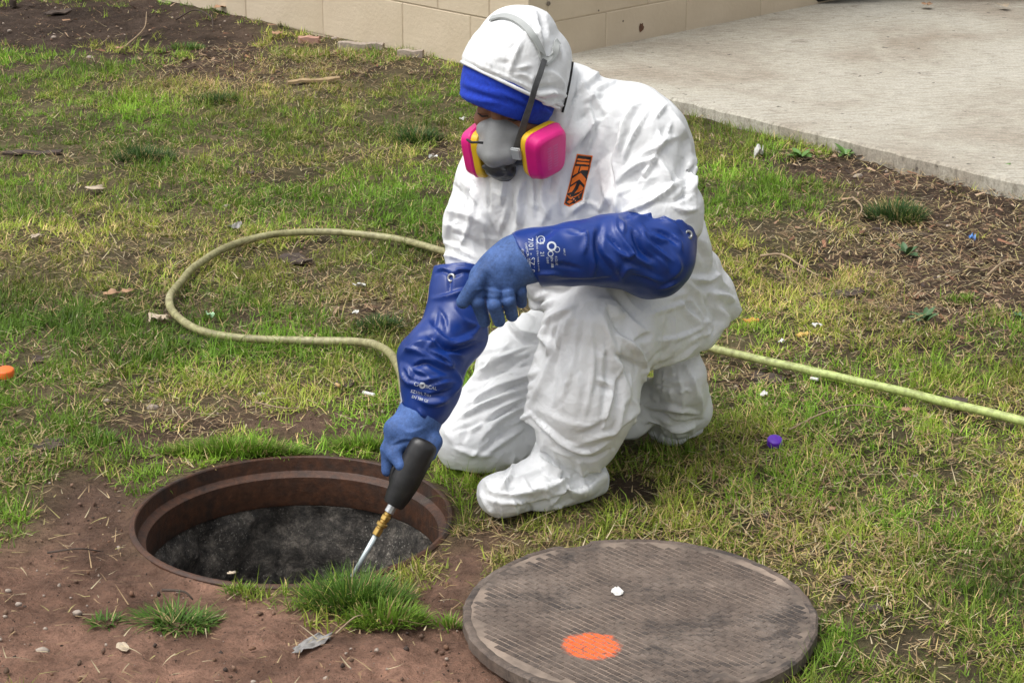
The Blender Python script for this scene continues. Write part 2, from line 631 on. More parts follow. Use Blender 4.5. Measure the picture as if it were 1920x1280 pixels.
# ---- ground: one sheet out to the horizon, fine where it is looked at
def spaced(a, b, fine, far):
    mid = np.arange(a, b + fine * 0.5, fine)
    o = np.cumsum(fine * 1.35 ** np.arange(1, 60)); o = o[o < far]
    return np.concatenate([(a - o)[::-1], mid, b + o])
gx, gy = spaced(-2.6, 2.5, 0.016, 160), spaced(2.9, 9.9, 0.018, 160)
GX, GY = np.meshgrid(gx, gy, indexing='ij')
GZ = ground_z(GX, GY)
gu, gv = project(np.stack([GX, GY, GZ * 0], -1))
gu, gv = np.clip(gu, -500, 2400), np.clip(gv, -80, 1500)
g_bare = np.clip(blobs(gu, gv, BARE) + 0.25 * fbm(np.stack([GX, GY], -1) * 5, 5, 3), 0, 1.2)
GZ = GZ + np.where((GX > -2.7) & (GX < 2.6) & (GY > 2.8) & (GY < 10), 1, 0) * np.clip(g_bare, 0, 1) * (0.0085 * fbm(np.stack([GX, GY], -1) * 26, 21, 3) - 0.003)
front = np.clip((gv - 640) / 420, 0, 1) * np.clip((1250 - gu) / 300, 0, 1)
front = front * (0.62 + 0.38 * np.clip((gv + 0.12 * (300 - gu) - 1010) / 130, 0, 1))
tone = np.stack([np.full_like(GX, c) for c in (0.095, 0.066, 0.046)], -1)
red = np.array((0.300, 0.172, 0.120))
tone = tone * (1 - front[..., None]) + red * front[..., None]
damp = blobs(gu, gv, [(150, 970, 200, 110, .5), (420, 850, 320, 40, .35), (820, 1080, 110, 60, .5), (600, 1180, 300, 30, .35)])[..., None]
tone = tone * (1 - 0.5 * np.clip(damp, 0, 1)) + np.array((0.055, 0.038, 0.03)) * 0.5 * np.clip(damp, 0, 1)
topl = np.clip(blobs(gu, gv, [(100, 20, 420, 110, 1.1)]), 0, 1)[..., None]
tone = tone * (1 - topl) + np.array((0.062, 0.043, 0.033)) * topl
th = np.clip(1 - g_bare * 1.2, 0, 1)[..., None]
tone = tone * (1 - 0.75 * th) + np.array((0.125, 0.110, 0.052)) * 0.75 * th
tone = tone * (1 + 0.38 * fbm(np.stack([GX, GY], -1) * 9, 31, 3)[..., None])
nxg, nyg = GX.shape
V = np.stack([GX, GY, GZ], -1).reshape(-1, 3)
ii = np.arange(nxg * nyg).reshape(nxg, nyg)
F = np.stack([ii[:-1, :-1], ii[1:, :-1], ii[1:, 1:], ii[:-1, 1:]], -1).reshape(-1, 4)
ROUT = MH_R + 0.010
cen = V[F].mean(1)
keep = np.hypot(cen[:, 0] - MH[0], cen[:, 1] - MH[1]) > ROUT
F = F[keep]
e = np.hypot(V[:, 0] - MH[0], V[:, 1] - MH[1])
snap = e < ROUT + 0.011
ang = np.arctan2(V[:, 1] - MH[1], V[:, 0] - MH[0])
V[snap, 0] = MH[0] + ROUT * np.cos(ang[snap]); V[snap, 1] = MH[1] + ROUT * np.sin(ang[snap]); V[snap, 2] = -0.004
used = np.zeros(len(V), bool); used[F.ravel()] = True
remap = np.cumsum(used) - 1
me = mesh_np("ground", V[used], remap[F])
vcol(me, np.clip(tone.reshape(-1, 3)[used], 0.01, 1))
m, nt, b = new_mat("soil")
a = N(nt, "ShaderNodeAttribute", attribute_name="tint")
n1 = noise_node(nt, 45, 11, 0.78)
r1 = ramp(nt, n1.outputs[0], [(0.32, (0.50, 0.48, 0.46)), (0.5, (1, 1, 1)), (0.70, (1.45, 1.40, 1.35))])
c = mixc(nt, a.outputs["Color"], r1.outputs[0], 1.0, 'MULTIPLY')
n3 = noise_node(nt, 190, 3, 0.5)
r3 = ramp(nt, n3.outputs[0], [(0.66, (0, 0, 0)), (0.74, (1, 1, 1))])
c = mixc(nt, c, (0.24, 0.185, 0.145), r3.outputs[0])
n6 = noise_node(nt, 95, 4, 0.6)
r6 = ramp(nt, n6.outputs[0], [(0.64, (0, 0, 0)), (0.70, (1, 1, 1))])
c = mixc(nt, c, (0.035, 0.025, 0.02), r6.outputs[0])
nt.links.new(c, b.inputs["Base Color"])
b.inputs["Roughness"].default_value = 0.95
b.inputs["Specular IOR Level"].default_value = 0.2
n2 = noise_node(nt, 120, 8, 0.7)
bump(nt, b, n2.outputs[0], 1.0, 0.020)
tag(obj("ground", me, m), kind="structure")

# ---- concrete slab running up to the building
WC = np.array((0.063, 7.877))                    # foot of the building's corner
WL, WR = norm((-0.70, 0.714)), norm((0.714, 0.70))
SE = norm((1.523 - 0.064, 6.147 - 7.874))        # front edge of the slab
SLAB_Z = 0.06
M_CONC, nt, b = new_mat("worn_concrete")
n1 = noise_node(nt, 1.6, 6, 0.6, 0.4)
r1 = ramp(nt, n1.outputs[0], [(0.3, (0.29, 0.245, 0.19)), (0.5, (0.40, 0.37, 0.305)), (0.7, (0.46, 0.435, 0.37))])
tc = N(nt, "ShaderNodeTexCoord")
mp = N(nt, "ShaderNodeMapping")
mp.inputs["Rotation"].default_value = (0, 0, math.atan2(SE[1], SE[0]))
mp.inputs["Scale"].default_value = (1.0, 4.5, 1)
nt.links.new(tc.outputs["Object"], mp.inputs[0])
n2 = N(nt, "ShaderNodeTexNoise"); n2.inputs["Scale"].default_value = 16; n2.inputs["Detail"].default_value = 8; n2.inputs["Roughness"].default_value = 0.75
nt.links.new(mp.outputs[0], n2.inputs["Vector"])
r2 = ramp(nt, n2.outputs[0], [(0.34, (0.60, 0.58, 0.55)), (0.5, (1, 1, 1)), (0.66, (1.18, 1.18, 1.16))])
c = mixc(nt, r1.outputs[0], r2.outputs[0], 1.0, 'MULTIPLY')
n3 = noise_node(nt, 7, 6, 0.7, 0.6)
r3 = ramp(nt, n3.outputs[0], [(0.60, (0, 0, 0)), (0.78, (1, 1, 1))])
c = mixc(nt, c, (0.17, 0.14, 0.105), r3.outputs[0])
n5 = noise_node(nt, 130, 4, 0.7)
r5 = ramp(nt, n5.outputs[0], [(0.3, (0.72, 0.72, 0.72)), (0.7, (1.2, 1.2, 1.2))])
c = mixc(nt, c, r5.outputs[0], 1.0, 'MULTIPLY')
n9 = noise_node(nt, 24, 3, 0.5)
r9 = ramp(nt, n9.outputs[0], [(0.70, (0, 0, 0)), (0.735, (1, 1, 1))])
c = mixc(nt, c, (0.10, 0.085, 0.07), r9.outputs[0])
nt.links.new(c, b.inputs["Base Color"])
b.inputs["Roughness"].default_value = 0.9
n4 = noise_node(nt, 90, 8, 0.75)
bump(nt, b, n4.outputs[0], 0.5, 0.006)
bm = bmesh.new()
p0 = WC + WR * -0.0 + SE * -0.02
p1 = WC + SE * 4.2
nrm2 = np.array((-SE[1], SE[0]))
p2, p3 = p1 + WR * 5.2, p0 + WR * 5.2
nseg = 90
edge = []
for i in range(nseg + 1):
    q = p0 + (p1 - p0) * i / nseg
    jit = 0.006 * vnoise(np.array((i * 0.9, 3.0)), 77) + 0.004 * vnoise(np.array((i * 0.31, 8.0)), 78)
    edge.append(q - nrm2 * jit)
top = [bm.verts.new((*q, SLAB_Z)) for q in edge]
chm = [bm.verts.new((*(q - nrm2 * 0.007), SLAB_Z - 0.006 - 0.004 * random.random())) for q in edge]
bot = [bm.verts.new((*(q - nrm2 * 0.009), -0.06)) for q in edge]
b2, b3 = bm.verts.new((*p2, SLAB_Z)), bm.verts.new((*p3, SLAB_Z))
bm.faces.new(top + [b2, b3])
for i in range(nseg):
    bm.faces.new((top[i], chm[i], chm[i + 1], top[i + 1]))
    bm.faces.new((chm[i], bot[i], bot[i + 1], chm[i + 1]))
tag(obj("concrete_slab", bm_mesh("concrete_slab", bm), M_CONC), kind="structure")

# ---- block building: every block its own piece, mortar recessed behind
M_BLOCK = mat("painted_block", (0.60, 0.505, 0.375), (0.52, 0.43, 0.31), 3.0, 0.85, 60, 0.5, 0.004)
M_MORTAR = mat("mortar", (0.52, 0.43, 0.32), (0.44, 0.36, 0.26), 20, 0.95, 80, 0.5, 0.004)
bld = empty("block_building", (*WC, 0))
tag(bld, "beige painted concrete block building corner behind the kneeling person", "building")
CH, JG, DEP = 0.2, 0.0035, 0.10
def block_mesh(L):
    bm = bmesh.new()
    bmesh.ops.create_cube(bm, size=1)
    bmesh.ops.scale(bm, vec=(L - JG, DEP, CH - JG), verts=bm.verts)
    bmesh.ops.translate(bm, vec=(L / 2, DEP / 2, CH / 2), verts=bm.verts)
    bmesh.ops.bevel(bm, geom=bm.edges[:], offset=0.0028, segments=1, affect='EDGES', clamp_overlap=True)
    me = bm_mesh("block", bm)
    me.materials.append(M_BLOCK)
    return me
_bc = {}
def put_block(s0, s1, course, axis, sign):
    L = round(s1 - s0, 3)
    if L not in _bc: _bc[L] = block_mesh(L)
    o = bpy.data.objects.new("block", _bc[L])
    link(o, bld)
    ang = math.atan2(axis[1], axis[0])
    if sign < 0:        # left wall: block starts at its far end so that its depth lies inside
        o.rotation_euler = (0, 0, ang + math.pi)
        q = axis * s1
    else:
        o.rotation_euler = (0, 0, ang)
        q = axis * s0
    o.location = (q[0] + random.uniform(-1, 1) * 0.0008, q[1] + random.uniform(-1, 1) * 0.0008, course * CH - 0.005)
NC = 7
for cidx in range(NC):
    left = [0.0, 0.318, 0.708, 1.202, 1.719, 2.2, 2.7, 3.2, 3.7, 4.2] if cidx % 2 == 0 else [0.0, 0.2116, 0.50, 0.96, 1.46, 1.96, 2.45, 2.95, 3.45, 3.95]
    right = [DEP] + [0.42 + 0.47 * i for i in range(10)] if cidx % 2 == 0 else [DEP] + [0.66 + 0.47 * i for i in range(9)]
    for a0, a1 in zip(left, left[1:]): put_block(a0, a1, cidx, WL, -1)
    for a0, a1 in zip(right, right[1:]): put_block(a0, a1, cidx, WR, 1)
bm = bmesh.new()                                 # mortar core, set 6 mm behind the block faces
inn = 0.0025
core = [WL * 0 + WR * inn + WL * inn, WL * 4.3 + WR * inn, WL * 4.3 + WR * 0.12, (WL + WR) * 0.12, WR * 4.6 + WL * 0.12, WR * 4.6 + WL * inn]
lo = [bm.verts.new((*q, -0.1)) for q in core]; hi = [bm.verts.new((*q, NC * CH)) for q in core]
for i in range(6):
    bm.faces.new((lo[i], lo[(i + 1) % 6], hi[(i + 1) % 6], hi[i]))
bm.faces.new(hi)
me = bm_mesh("mortar", bm); me.materials.append(M_MORTAR)
o = bpy.data.objects.new("mortar", me); link(o, bld)
# flaked paint spots on the right hand wall
def wall_spot(u, v, rpx, wmm, material):
    # point on the right wall plane
    nrm = np.array((WR[1], -WR[0], 0))
    d = ray(u, v); o0 = np.array((0, 0, CAM_H)); t = ((np.array((*WC, 0)) - o0) @ nrm) / (d @ nrm)
    q = o0 + d * t
    R = rpx / 480
    bm = bmesh.new()
    ring = []
    for k in range(12):
        a = 2 * math.pi * k / 12; rr = R * random.uniform(0.75, 1.15)
        pt = q + np.array((*WR, 0)) * rr * math.cos(a) * wmm + np.array((0, 0, 1)) * rr * math.sin(a) + nrm * 0.002
        ring.append(bm.verts.new(pt - np.array((*WC, 0))))
    c0 = bm.verts.new(q + nrm * 0.005 - np.array((*WC, 0)))
    for k in range(12): bm.faces.new((ring[k], ring[(k + 1) % 12], c0))
    me = bm_mesh("flaked_spot", bm, True); me.materials.append(material)
    o = bpy.data.objects.new("flaked_spot", me); link(o, bld)
M_RUSTSPOT = mat("bare_brown_spot", (0.16, 0.075, 0.04), (0.10, 0.05, 0.03), 60, 0.9, 200, 0.5, 0.002)
M_GREYSPOT = mat("bare_grey_spot", (0.23, 0.19, 0.15), (0.17, 0.14, 0.11), 60, 0.9, 200, 0.5, 0.002)
wall_spot(1202, 52, 9, 0.8, M_RUSTSPOT)
for q in ((1028, 7, 5), (1122, 20, 2), (1168, 40, 2)):
    wall_spot(*q, 1.2, M_GREYSPOT)

# ---- manhole: iron frame sunk in the ground, concrete shaft below
M_RUST, nt, b = new_mat("rusty_iron")
n1 = noise_node(nt, 9, 7, 0.65, 0.3)
r1 = ramp(nt, n1.outputs[0], [(0.32, (0.020, 0.013, 0.010)), (0.5, (0.072, 0.027, 0.011)), (0.66, (0.032, 0.019, 0.013)), (0.8, (0.11, 0.08, 0.06))])
n3 = noise_node(nt, 60, 6, 0.7)
r3 = ramp(nt, n3.outputs[0], [(0.35, (0.6, 0.6, 0.6)), (0.65, (1.25, 1.25, 1.25))])
nt.links.new(mixc(nt, r1.outputs[0], r3.outputs[0], 1.0, 'MULTIPLY'), b.inputs["Base Color"])
b.inputs["Roughness"].default_value = 0.62
n2 = noise_node(nt, 70, 7, 0.7)
bump(nt, b, n2.outputs[0], 0.5, 0.004)
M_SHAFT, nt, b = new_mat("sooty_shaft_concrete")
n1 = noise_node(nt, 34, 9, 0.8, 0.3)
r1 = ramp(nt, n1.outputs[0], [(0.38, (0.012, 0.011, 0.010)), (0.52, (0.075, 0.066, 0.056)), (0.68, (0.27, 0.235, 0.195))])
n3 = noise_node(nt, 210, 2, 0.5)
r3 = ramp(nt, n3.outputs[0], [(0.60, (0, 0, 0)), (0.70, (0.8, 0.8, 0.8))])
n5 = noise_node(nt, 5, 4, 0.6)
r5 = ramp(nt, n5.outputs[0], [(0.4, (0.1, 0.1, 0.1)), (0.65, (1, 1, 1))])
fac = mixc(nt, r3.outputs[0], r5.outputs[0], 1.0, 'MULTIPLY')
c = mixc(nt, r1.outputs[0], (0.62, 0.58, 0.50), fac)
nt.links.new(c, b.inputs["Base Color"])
b.inputs["Roughness"].default_value = 0.7
n2 = noise_node(nt, 60, 8, 0.8)
bump(nt, b, n2.outputs[0], 1.0, 0.012)
mh = empty("manhole", (*MH, 0))
tag(mh, "open round manhole in the ground below the spray lance", "manhole")
def mh_part(name, prof, material, segs=96, jitter=0.0):
    Vv, Ff = lathe_vf(prof, segs)
    if jitter:
        rr = np.hypot(Vv[:, 0], Vv[:, 1]); a = np.arctan2(Vv[:, 1], Vv[:, 0])
        nn = fbm(np.stack([Vv[:, 0] * 14, Vv[:, 1] * 14, Vv[:, 2] * 14], -1), 5, 3) * jitter
        Vv[:, 0] += np.cos(a) * nn; Vv[:, 1] += np.sin(a) * nn
    me = pymesh(name, Vv, Ff, True)
    me.materials.append(material)
    bmx = bmesh.new(); bmx.from_mesh(me); bmesh.ops.recalc_face_normals(bmx, faces=bmx.faces); bmx.to_mesh(me); bmx.free()
    me.set_sharp_from_angle(angle=math.radians(35))
    o = bpy.data.objects.new(name, me); link(o, mh)
    return o
R = MH_R
mh_part("frame_ring", [(R + 0.014, -0.05), (R + 0.013, -0.002), (R + 0.008, 0.002), (R + 0.003, 0.0022), (R + 0.001, 0.000), (R - 0.002, -0.028), (R - 0.005, -0.031), (R - 0.015, -0.034), (R - 0.018, -0.037), (R - 0.020, -0.092), (R - 0.018, -0.100), (R + 0.002, -0.104)], M_RUST, 128)
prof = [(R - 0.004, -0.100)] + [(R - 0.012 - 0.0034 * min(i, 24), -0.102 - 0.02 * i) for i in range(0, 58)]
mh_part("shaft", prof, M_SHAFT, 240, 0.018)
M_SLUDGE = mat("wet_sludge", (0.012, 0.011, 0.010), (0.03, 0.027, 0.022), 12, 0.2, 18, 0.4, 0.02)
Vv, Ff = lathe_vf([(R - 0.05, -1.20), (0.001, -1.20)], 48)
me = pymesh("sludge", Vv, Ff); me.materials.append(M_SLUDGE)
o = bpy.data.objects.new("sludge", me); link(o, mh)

# ---- the lid
M_LID, nt, b = new_mat("weathered_lid_iron")
n1 = noise_node(nt, 7, 7, 0.7, 0.5)
r1 = ramp(nt, n1.outputs[0], [(0.36, (0.092, 0.066, 0.051)), (0.55, (0.142, 0.108, 0.086)), (0.7, (0.19, 0.152, 0.125))])
n3 = noise_node(nt, 60, 6, 0.7)
r3 = ramp(nt, n3.outputs[0], [(0.3, (0.6, 0.6, 0.6)), (0.7, (1.3, 1.3, 1.3))])
c = mixc(nt, r1.outputs[0], r3.outputs[0], 1.0, 'MULTIPLY')
# dark damp streaks
tc = N(nt, "ShaderNodeTexCoord"); mp = N(nt, "ShaderNodeMapping"); mp.inputs["Scale"].default_value = (5, 11, 5)
nt.links.new(tc.outputs["Object"], mp.inputs[0])
n4 = N(nt, "ShaderNodeTexNoise"); n4.inputs["Scale"].default_value = 1.2; n4.inputs["Detail"].default_value = 11; n4.inputs["Roughness"].default_value = 0.82; n4.inputs["Distortion"].default_value = 0.4
nt.links.new(mp.outputs[0], n4.inputs["Vector"])
r4 = ramp(nt, n4.outputs[0], [(0.50, (0, 0, 0)), (0.60, (0.9, 0.9, 0.9))])
c = mixc(nt, c, (0.032, 0.026, 0.023), r4.outputs[0])
# sprayed orange survey dot: a disc with a ragged rim
OD = Pz(1109, 1210, 0.030) - np.array((*CV, 0.0))
dot = N(nt, "ShaderNodeVectorMath", operation='DISTANCE'); dot.inputs[1].default_value = (OD[0], OD[1], 0.030)
nt.links.new(tc.outputs["Object"], dot.inputs[0])
n6 = noise_node(nt, 45, 4, 0.6)
ad = N(nt, "ShaderNodeMath", operation='MULTIPLY_ADD'); ad.inputs[1].default_value = 0.026; nt.links.new(n6.outputs[0], ad.inputs[0]); nt.links.new(dot.outputs["Value"], ad.inputs[2])
r6 = ramp(nt, ad.outputs[0], [(0.0565, (1, 1, 1)), (0.0640, (0, 0, 0))])
n7 = noise_node(nt, 160, 3, 0.6)
r7 = ramp(nt, n7.outputs[0], [(0.34, (0.1, 0.1, 0.1)), (0.46, (1, 1, 1))])
fac = mixc(nt, r6.outputs[0], r7.outputs[0], 1.0, 'MULTIPLY')
c = mixc(nt, c, (0.86, 0.125, 0.022), fac)
nt.links.new(c, b.inputs["Base Color"])
b.inputs["Roughness"].default_value = 0.75
n2 = noise_node(nt, 130, 7, 0.75)
bump(nt, b, n2.outputs[0], 0.6, 0.003)
M_GROOVE = mat("sandy_lid_groove", (0.29, 0.225, 0.175), (0.08, 0.063, 0.052), 11, 0.95, 150, 0.5, 0.002)
lid = empty("manhole_cover", (*CV, 0.0))
tag(lid, "round rusty iron manhole cover with orange paint dot lying on the grass", "manhole cover")
LT = 0.030
NOTCH = [(math.atan2(*(Pz(1080, 1022, LT)[:2] - CV)[::-1]), 0.030, 0.016), (math.atan2(*(Pz(1348, 1272, LT)[:2] - CV)[::-1]), 0.026, 0.030)]
def lid_r(a):
    r = CV_R + 0.0015 * vnoise(np.array((math.cos(a) * 5, math.sin(a) * 5)), 4) + 0.0016 * vnoise(np.array((math.cos(a) * 24, math.sin(a) * 24)), 8)
    for na, hw, dp in NOTCH:
        d = (a - na + math.pi) % (2 * math.pi) - math.pi
        x = d * CV_R / hw
        if abs(x) < 1: r = min(r, CV_R - dp * math.sqrt(max(0, 1 - x * x)) ** 0.7)
    return r
angs = np.linspace(0, 2 * math.pi, 400, endpoint=False)
bm = bmesh.new()
rings = []
for dr, z in ((-0.004, 0.002), (0, 0.006), (0, LT - 0.004), (-0.004, LT), (-0.013, LT), (-0.015, LT - 0.0016)):
    rings.append([bm.verts.new(((lid_r(a) + dr) * math.cos(a), (lid_r(a) + dr) * math.sin(a), z)) for a in angs])
for k in range(len(rings) - 1):
    for j in range(400):
        bm.faces.new((rings[k][j], rings[k][(j + 1) % 400], rings[k + 1][(j + 1) % 400], rings[k + 1][j]))
bm.faces.new(rings[0][::-1])
me = bm_mesh("rim", bm, True); me.set_sharp_from_angle(angle=math.radians(40)); me.materials.append(M_LID)
link(bpy.data.objects.new("rim", me), lid)
bm = bmesh.new()
bm.faces.new([bm.verts.new(((lid_r(a) - 0.012) * math.cos(a), (lid_r(a) - 0.012) * math.sin(a), LT - 0.0012)) for a in angs])
me = bm_mesh("groove_floor", bm); me.materials.append(M_GROOVE)
link(bpy.data.objects.new("groove_floor", me), lid)
# raised lugs between the grooves, rows run like the pale lines in the photo
ra = math.atan2(*(Pz(1330, 1130, LT)[:2] - Pz(1185, 1068, LT)[:2])[::-1])
ca, sa = math.cos(ra), math.sin(ra)
bm = bmesh.new()
RW, LW, GP = 0.0128, 0.027, 0.0025
for iy in range(-33, 34):
    off = (iy % 2) * LW / 2
    for ix in range(-16, 17):
        lx, ly = ix * LW + off, iy * RW
        if math.hypot(lx, ly) + 0.0135 > CV_R - 0.014: continue
        wx, wy = lx * ca - ly * sa, lx * sa + ly * ca
        a = math.atan2(wy, wx)
        if math.hypot(wx, wy) + 0.0135 > lid_r(a) - 0.014: continue
        z0, z1 = LT - 0.0016, LT - random.uniform(0, 0.0003)
        hx, hy = (LW - GP * 0.4) / 2, (RW - GP) / 2
        q = [(-hx, -hy), (hx, -hy), (hx, hy), (-hx, hy)]
        lo4 = [bm.verts.new(((lx + x) * ca - (ly + y) * sa, (lx + x) * sa + (ly + y) * ca, z0)) for x, y in q]
        hi4 = [bm.verts.new(((lx + x * 0.93) * ca - (ly + y * 0.86) * sa, (lx + x * 0.93) * sa + (ly + y * 0.86) * ca, z1)) for x, y in q]
        bm.faces.new(hi4)
        for j in range(4): bm.faces.new((lo4[j], lo4[(j + 1) % 4], hi4[(j + 1) % 4], hi4[j]))
me = bm_mesh("tread_lugs", bm); me.materials.append(M_LID)
o = bpy.data.objects.new("tread_lugs", me); link(o, lid); o["kind"] = "stuff"

# ================================================================== GRASS
M_GRASS, nt, b = new_mat("grass_blade")
a = N(nt, "ShaderNodeAttribute", attribute_name="tint")
nt.links.new(a.outputs["Color"], b.inputs["Base Color"])
b.inputs["Roughness"].default_value = 0.55
b.inputs["Specular IOR Level"].default_value = 0.3
b.inputs["Transmission Weight"].default_value = 0.0
tr = N(nt, "ShaderNodeBsdfTranslucent"); nt.links.new(a.outputs["Color"], tr.inputs["Color"])
mx = N(nt, "ShaderNodeMixShader"); mx.inputs[0].default_value = 0.3
nt.links.new(b.outputs[0], mx.inputs[1]); nt.links.new(tr.outputs[0], mx.inputs[2])
nt.links.new(mx.outputs[0], nt.nodes["Material Output"].inputs["Surface"])

# where nothing grows: under the iron, the slab, the building, the figure's knee and boots
FEET = [(0.045, 3.93, 0.14, 0.06, 0.45), (-0.07, 4.13, 0.09, 0.07, 0.0), (0.33, 4.27, 0.06, 0.05, 0.0)]
def free_spot(x, y, pad=0.0):
    ok = np.hypot(x - MH[0], y - MH[1]) > MH_R + 0.024 + pad
    ok &= np.hypot(x - CV[0], y - CV[1]) > CV_R + 0.004 + pad
    rx, ry = x - WC[0], y - WC[1]
    ok &= ~((rx * -SE[1] + ry * SE[0] > -0.012 - pad) & (rx * WR[0] + ry * WR[1] > -0.1) & (rx * SE[0] + ry * SE[1] > -0.05))
    inb = (rx * WL[1] * -1 + ry * WL[0] * 1) < 0.0        # inside side of the left wall
    lw = (rx * WR[0] + ry * WR[1] > -0.012) & (rx * WL[0] + ry * WL[1] > -0.1)
    ok &= ~lw
    for cx, cy, ax, ay, ang in FEET:
        c, s = math.cos(ang), math.sin(ang)
        dx, dy = x - cx, y - cy
        ok = ok & (((dx * c + dy * s) / ax) ** 2 + ((-dx * s + dy * c) / ay) ** 2 > 1)
    return ok

def blades(x, y, h, wdt, lean, bend, az, col, z=None, tipcol=None, segs=2):
    """arrays -> verts, quads/tris, colours of tapering bent blades"""
    n = len(x)
    z = ground_z(x, y) if z is None else z
    dx, dy = np.cos(az), np.sin(az)
    sx, sy = -dy, dx
    V = np.zeros((n, 2 * segs + 1, 3)); C = np.zeros((n, 2 * segs + 1, 3))
    tipcol = col if tipcol is None else tipcol
    for k in range(segs + 1):
        t = k / segs
        ang = lean + bend * t
        # integrate roughly: position along a circular arc
        am = lean + bend * t * 0.5
        px = h * t * np.sin(am); pz = h * t * np.cos(am)
        cx, cy, cz = x + dx * px, y + dy * px, z + pz
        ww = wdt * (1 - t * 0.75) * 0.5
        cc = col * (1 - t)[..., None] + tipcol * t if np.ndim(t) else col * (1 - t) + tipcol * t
        if k < segs:
            V[:, 2 * k] = np.stack([cx - sx * ww, cy - sy * ww, cz], 1); V[:, 2 * k + 1] = np.stack([cx + sx * ww, cy + sy * ww, cz], 1)
            C[:, 2 * k] = cc; C[:, 2 * k + 1] = cc
        else:
            V[:, 2 * k] = np.stack([cx, cy, cz], 1); C[:, 2 * k] = cc
    base = (np.arange(n) * (2 * segs + 1))[:, None]
    T = []
    for k in range(segs - 1):
        q = 2 * k
        T += [(q, q + 1, q + 3), (q, q + 3, q + 2)]
    q = 2 * (segs - 1)
    T.append((q, q + 1, q + 2))
    F = np.concatenate([base + np.array(t)[None, :] for t in T], 0)
    return V.reshape(-1, 3), F, C.reshape(-1, 3)

def scatter(n, ymin=2.95, ymax=9.6):
    "random ground points inside the view, a margin wider; denser near the camera"
    t = RNG.random(n)
    g = 1.25                                   # pdf ~ y^(1-g) times width
    y = (ymin ** (2 - g) + t * (ymax ** (2 - g) - ymin ** (2 - g))) ** (1 / (2 - g))
    half = (y * CP + CAM_H * SP) * 0.24 + 0.80
    x = (RNG.random(n) * 2 - 1) * half
    return x, y

N_T, N_S = (52000, 200000)
BL = 10                                          # blades to a tussock
tx, ty = scatter(N_T)
u, v = project(np.stack([tx, ty, tx * 0], -1))
uc, vc = np.clip(u, -200, 2120), np.clip(v, -40, 1400)
p2 = np.stack([tx, ty], -1)
nz = fbm(p2 * 4.0, 41, 3); nz2 = fbm(p2 * 12.0, 51, 2); nz3 = fbm(p2 * 1.6, 61, 3)
bare = blobs(uc, vc, BARE); lush = blobs(uc, vc, LUSH); dark = blobs(uc, vc, DARK); straw = blobs(uc, vc, STRAW)
dens = np.clip(0.98 + 0.55 * lush + 0.3 * dark - 1.12 * bare - 0.25 * straw + 0.55 * nz + 0.50 * nz2, 0, 1)
k = RNG.random(N_T) < dens
tx, ty, lush, dark, straw, nz, nz2, nz3 = (q[k] for q in (tx, ty, lush, dark, straw, nz, nz2, nz3))
nt_ = len(tx)
t_h = (0.020 + 0.020 * RNG.random(nt_)) * (1 + 0.45 * np.clip(lush, 0, 1) + 0.5 * np.clip(dark, 0, 1) + 0.3 * nz)
t_dry = np.clip(0.28 + 0.5 * straw - 0.55 * lush - 0.45 * dark + 0.80 * nz3 + 0.40 * nz2 + 0.45 * (RNG.random(nt_) - 0.5), 0, 1)
t_st = np.clip(0.15 + 0.45 * straw - 0.16 * lush + 0.14 * nz3 + 0.2 * (RNG.random(nt_) - 0.5), 0.02, 0.8)
t_b = (0.55 + 0.70 * RNG.random(nt_)) * np.clip(1 + 0.45 * fbm(p2[k] * 3.1, 83, 3), 0.45, 1.6)
t_az = RNG.random(nt_) * 2 * math.pi
rep = lambda q: np.repeat(q, BL)
x = rep(tx) + RNG.normal(0, 0.011, nt_ * BL); y = rep(ty) + RNG.normal(0, 0.011, nt_ * BL)
k = free_spot(x, y)
x, y = x[k], y[k]
lush, dark, t_h, t_dry, t_st, t_b, t_az = (rep(q)[k] for q in (lush, dark, t_h, t_dry, t_st, t_b, t_az))
n = len(x)
hgt = np.clip(t_h * (0.6 + 0.7 * RNG.random(n)), 0.009, 0.075)
wd = 0.0020 + 0.0013 * RNG.random(n)
green = np.array((0.150, 0.300, 0.026)); yel = np.array((0.290, 0.345, 0.055)); dk = np.array((0.055, 0.125, 0.026)); stw = np.array((0.52, 0.405, 0.19)); lm = np.array((0.205, 0.370, 0.030))
dry = np.clip(t_dry + 0.3 * (RNG.random(n) - 0.5), 0, 1)
isst = RNG.random(n) < t_st
col = green * (1 - dry[:, None]) + yel * dry[:, None]
fl = np.clip(lush, 0, 1)[:, None]; col = col * (1 - 0.6 * fl) + lm * 0.6 * fl
fd = np.clip(dark, 0, 1)[:, None]; col = col * (1 - 0.75 * fd) + dk * 0.75 * fd
col[isst] = stw
col *= (t_b * (0.75 + 0.5 * RNG.random(n)))[:, None]
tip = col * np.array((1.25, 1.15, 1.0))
lean = np.abs(RNG.normal(0.62, 0.42, n)) + isst * 0.4
bend = np.abs(RNG.normal(0.6, 0.4, n))
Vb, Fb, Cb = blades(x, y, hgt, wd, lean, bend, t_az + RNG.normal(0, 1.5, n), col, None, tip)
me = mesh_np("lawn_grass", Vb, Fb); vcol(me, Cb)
tag(obj("lawn_grass", me, M_GRASS), "patchy short green and yellowing lawn grass over the bare soil", "grass", kind="stuff")

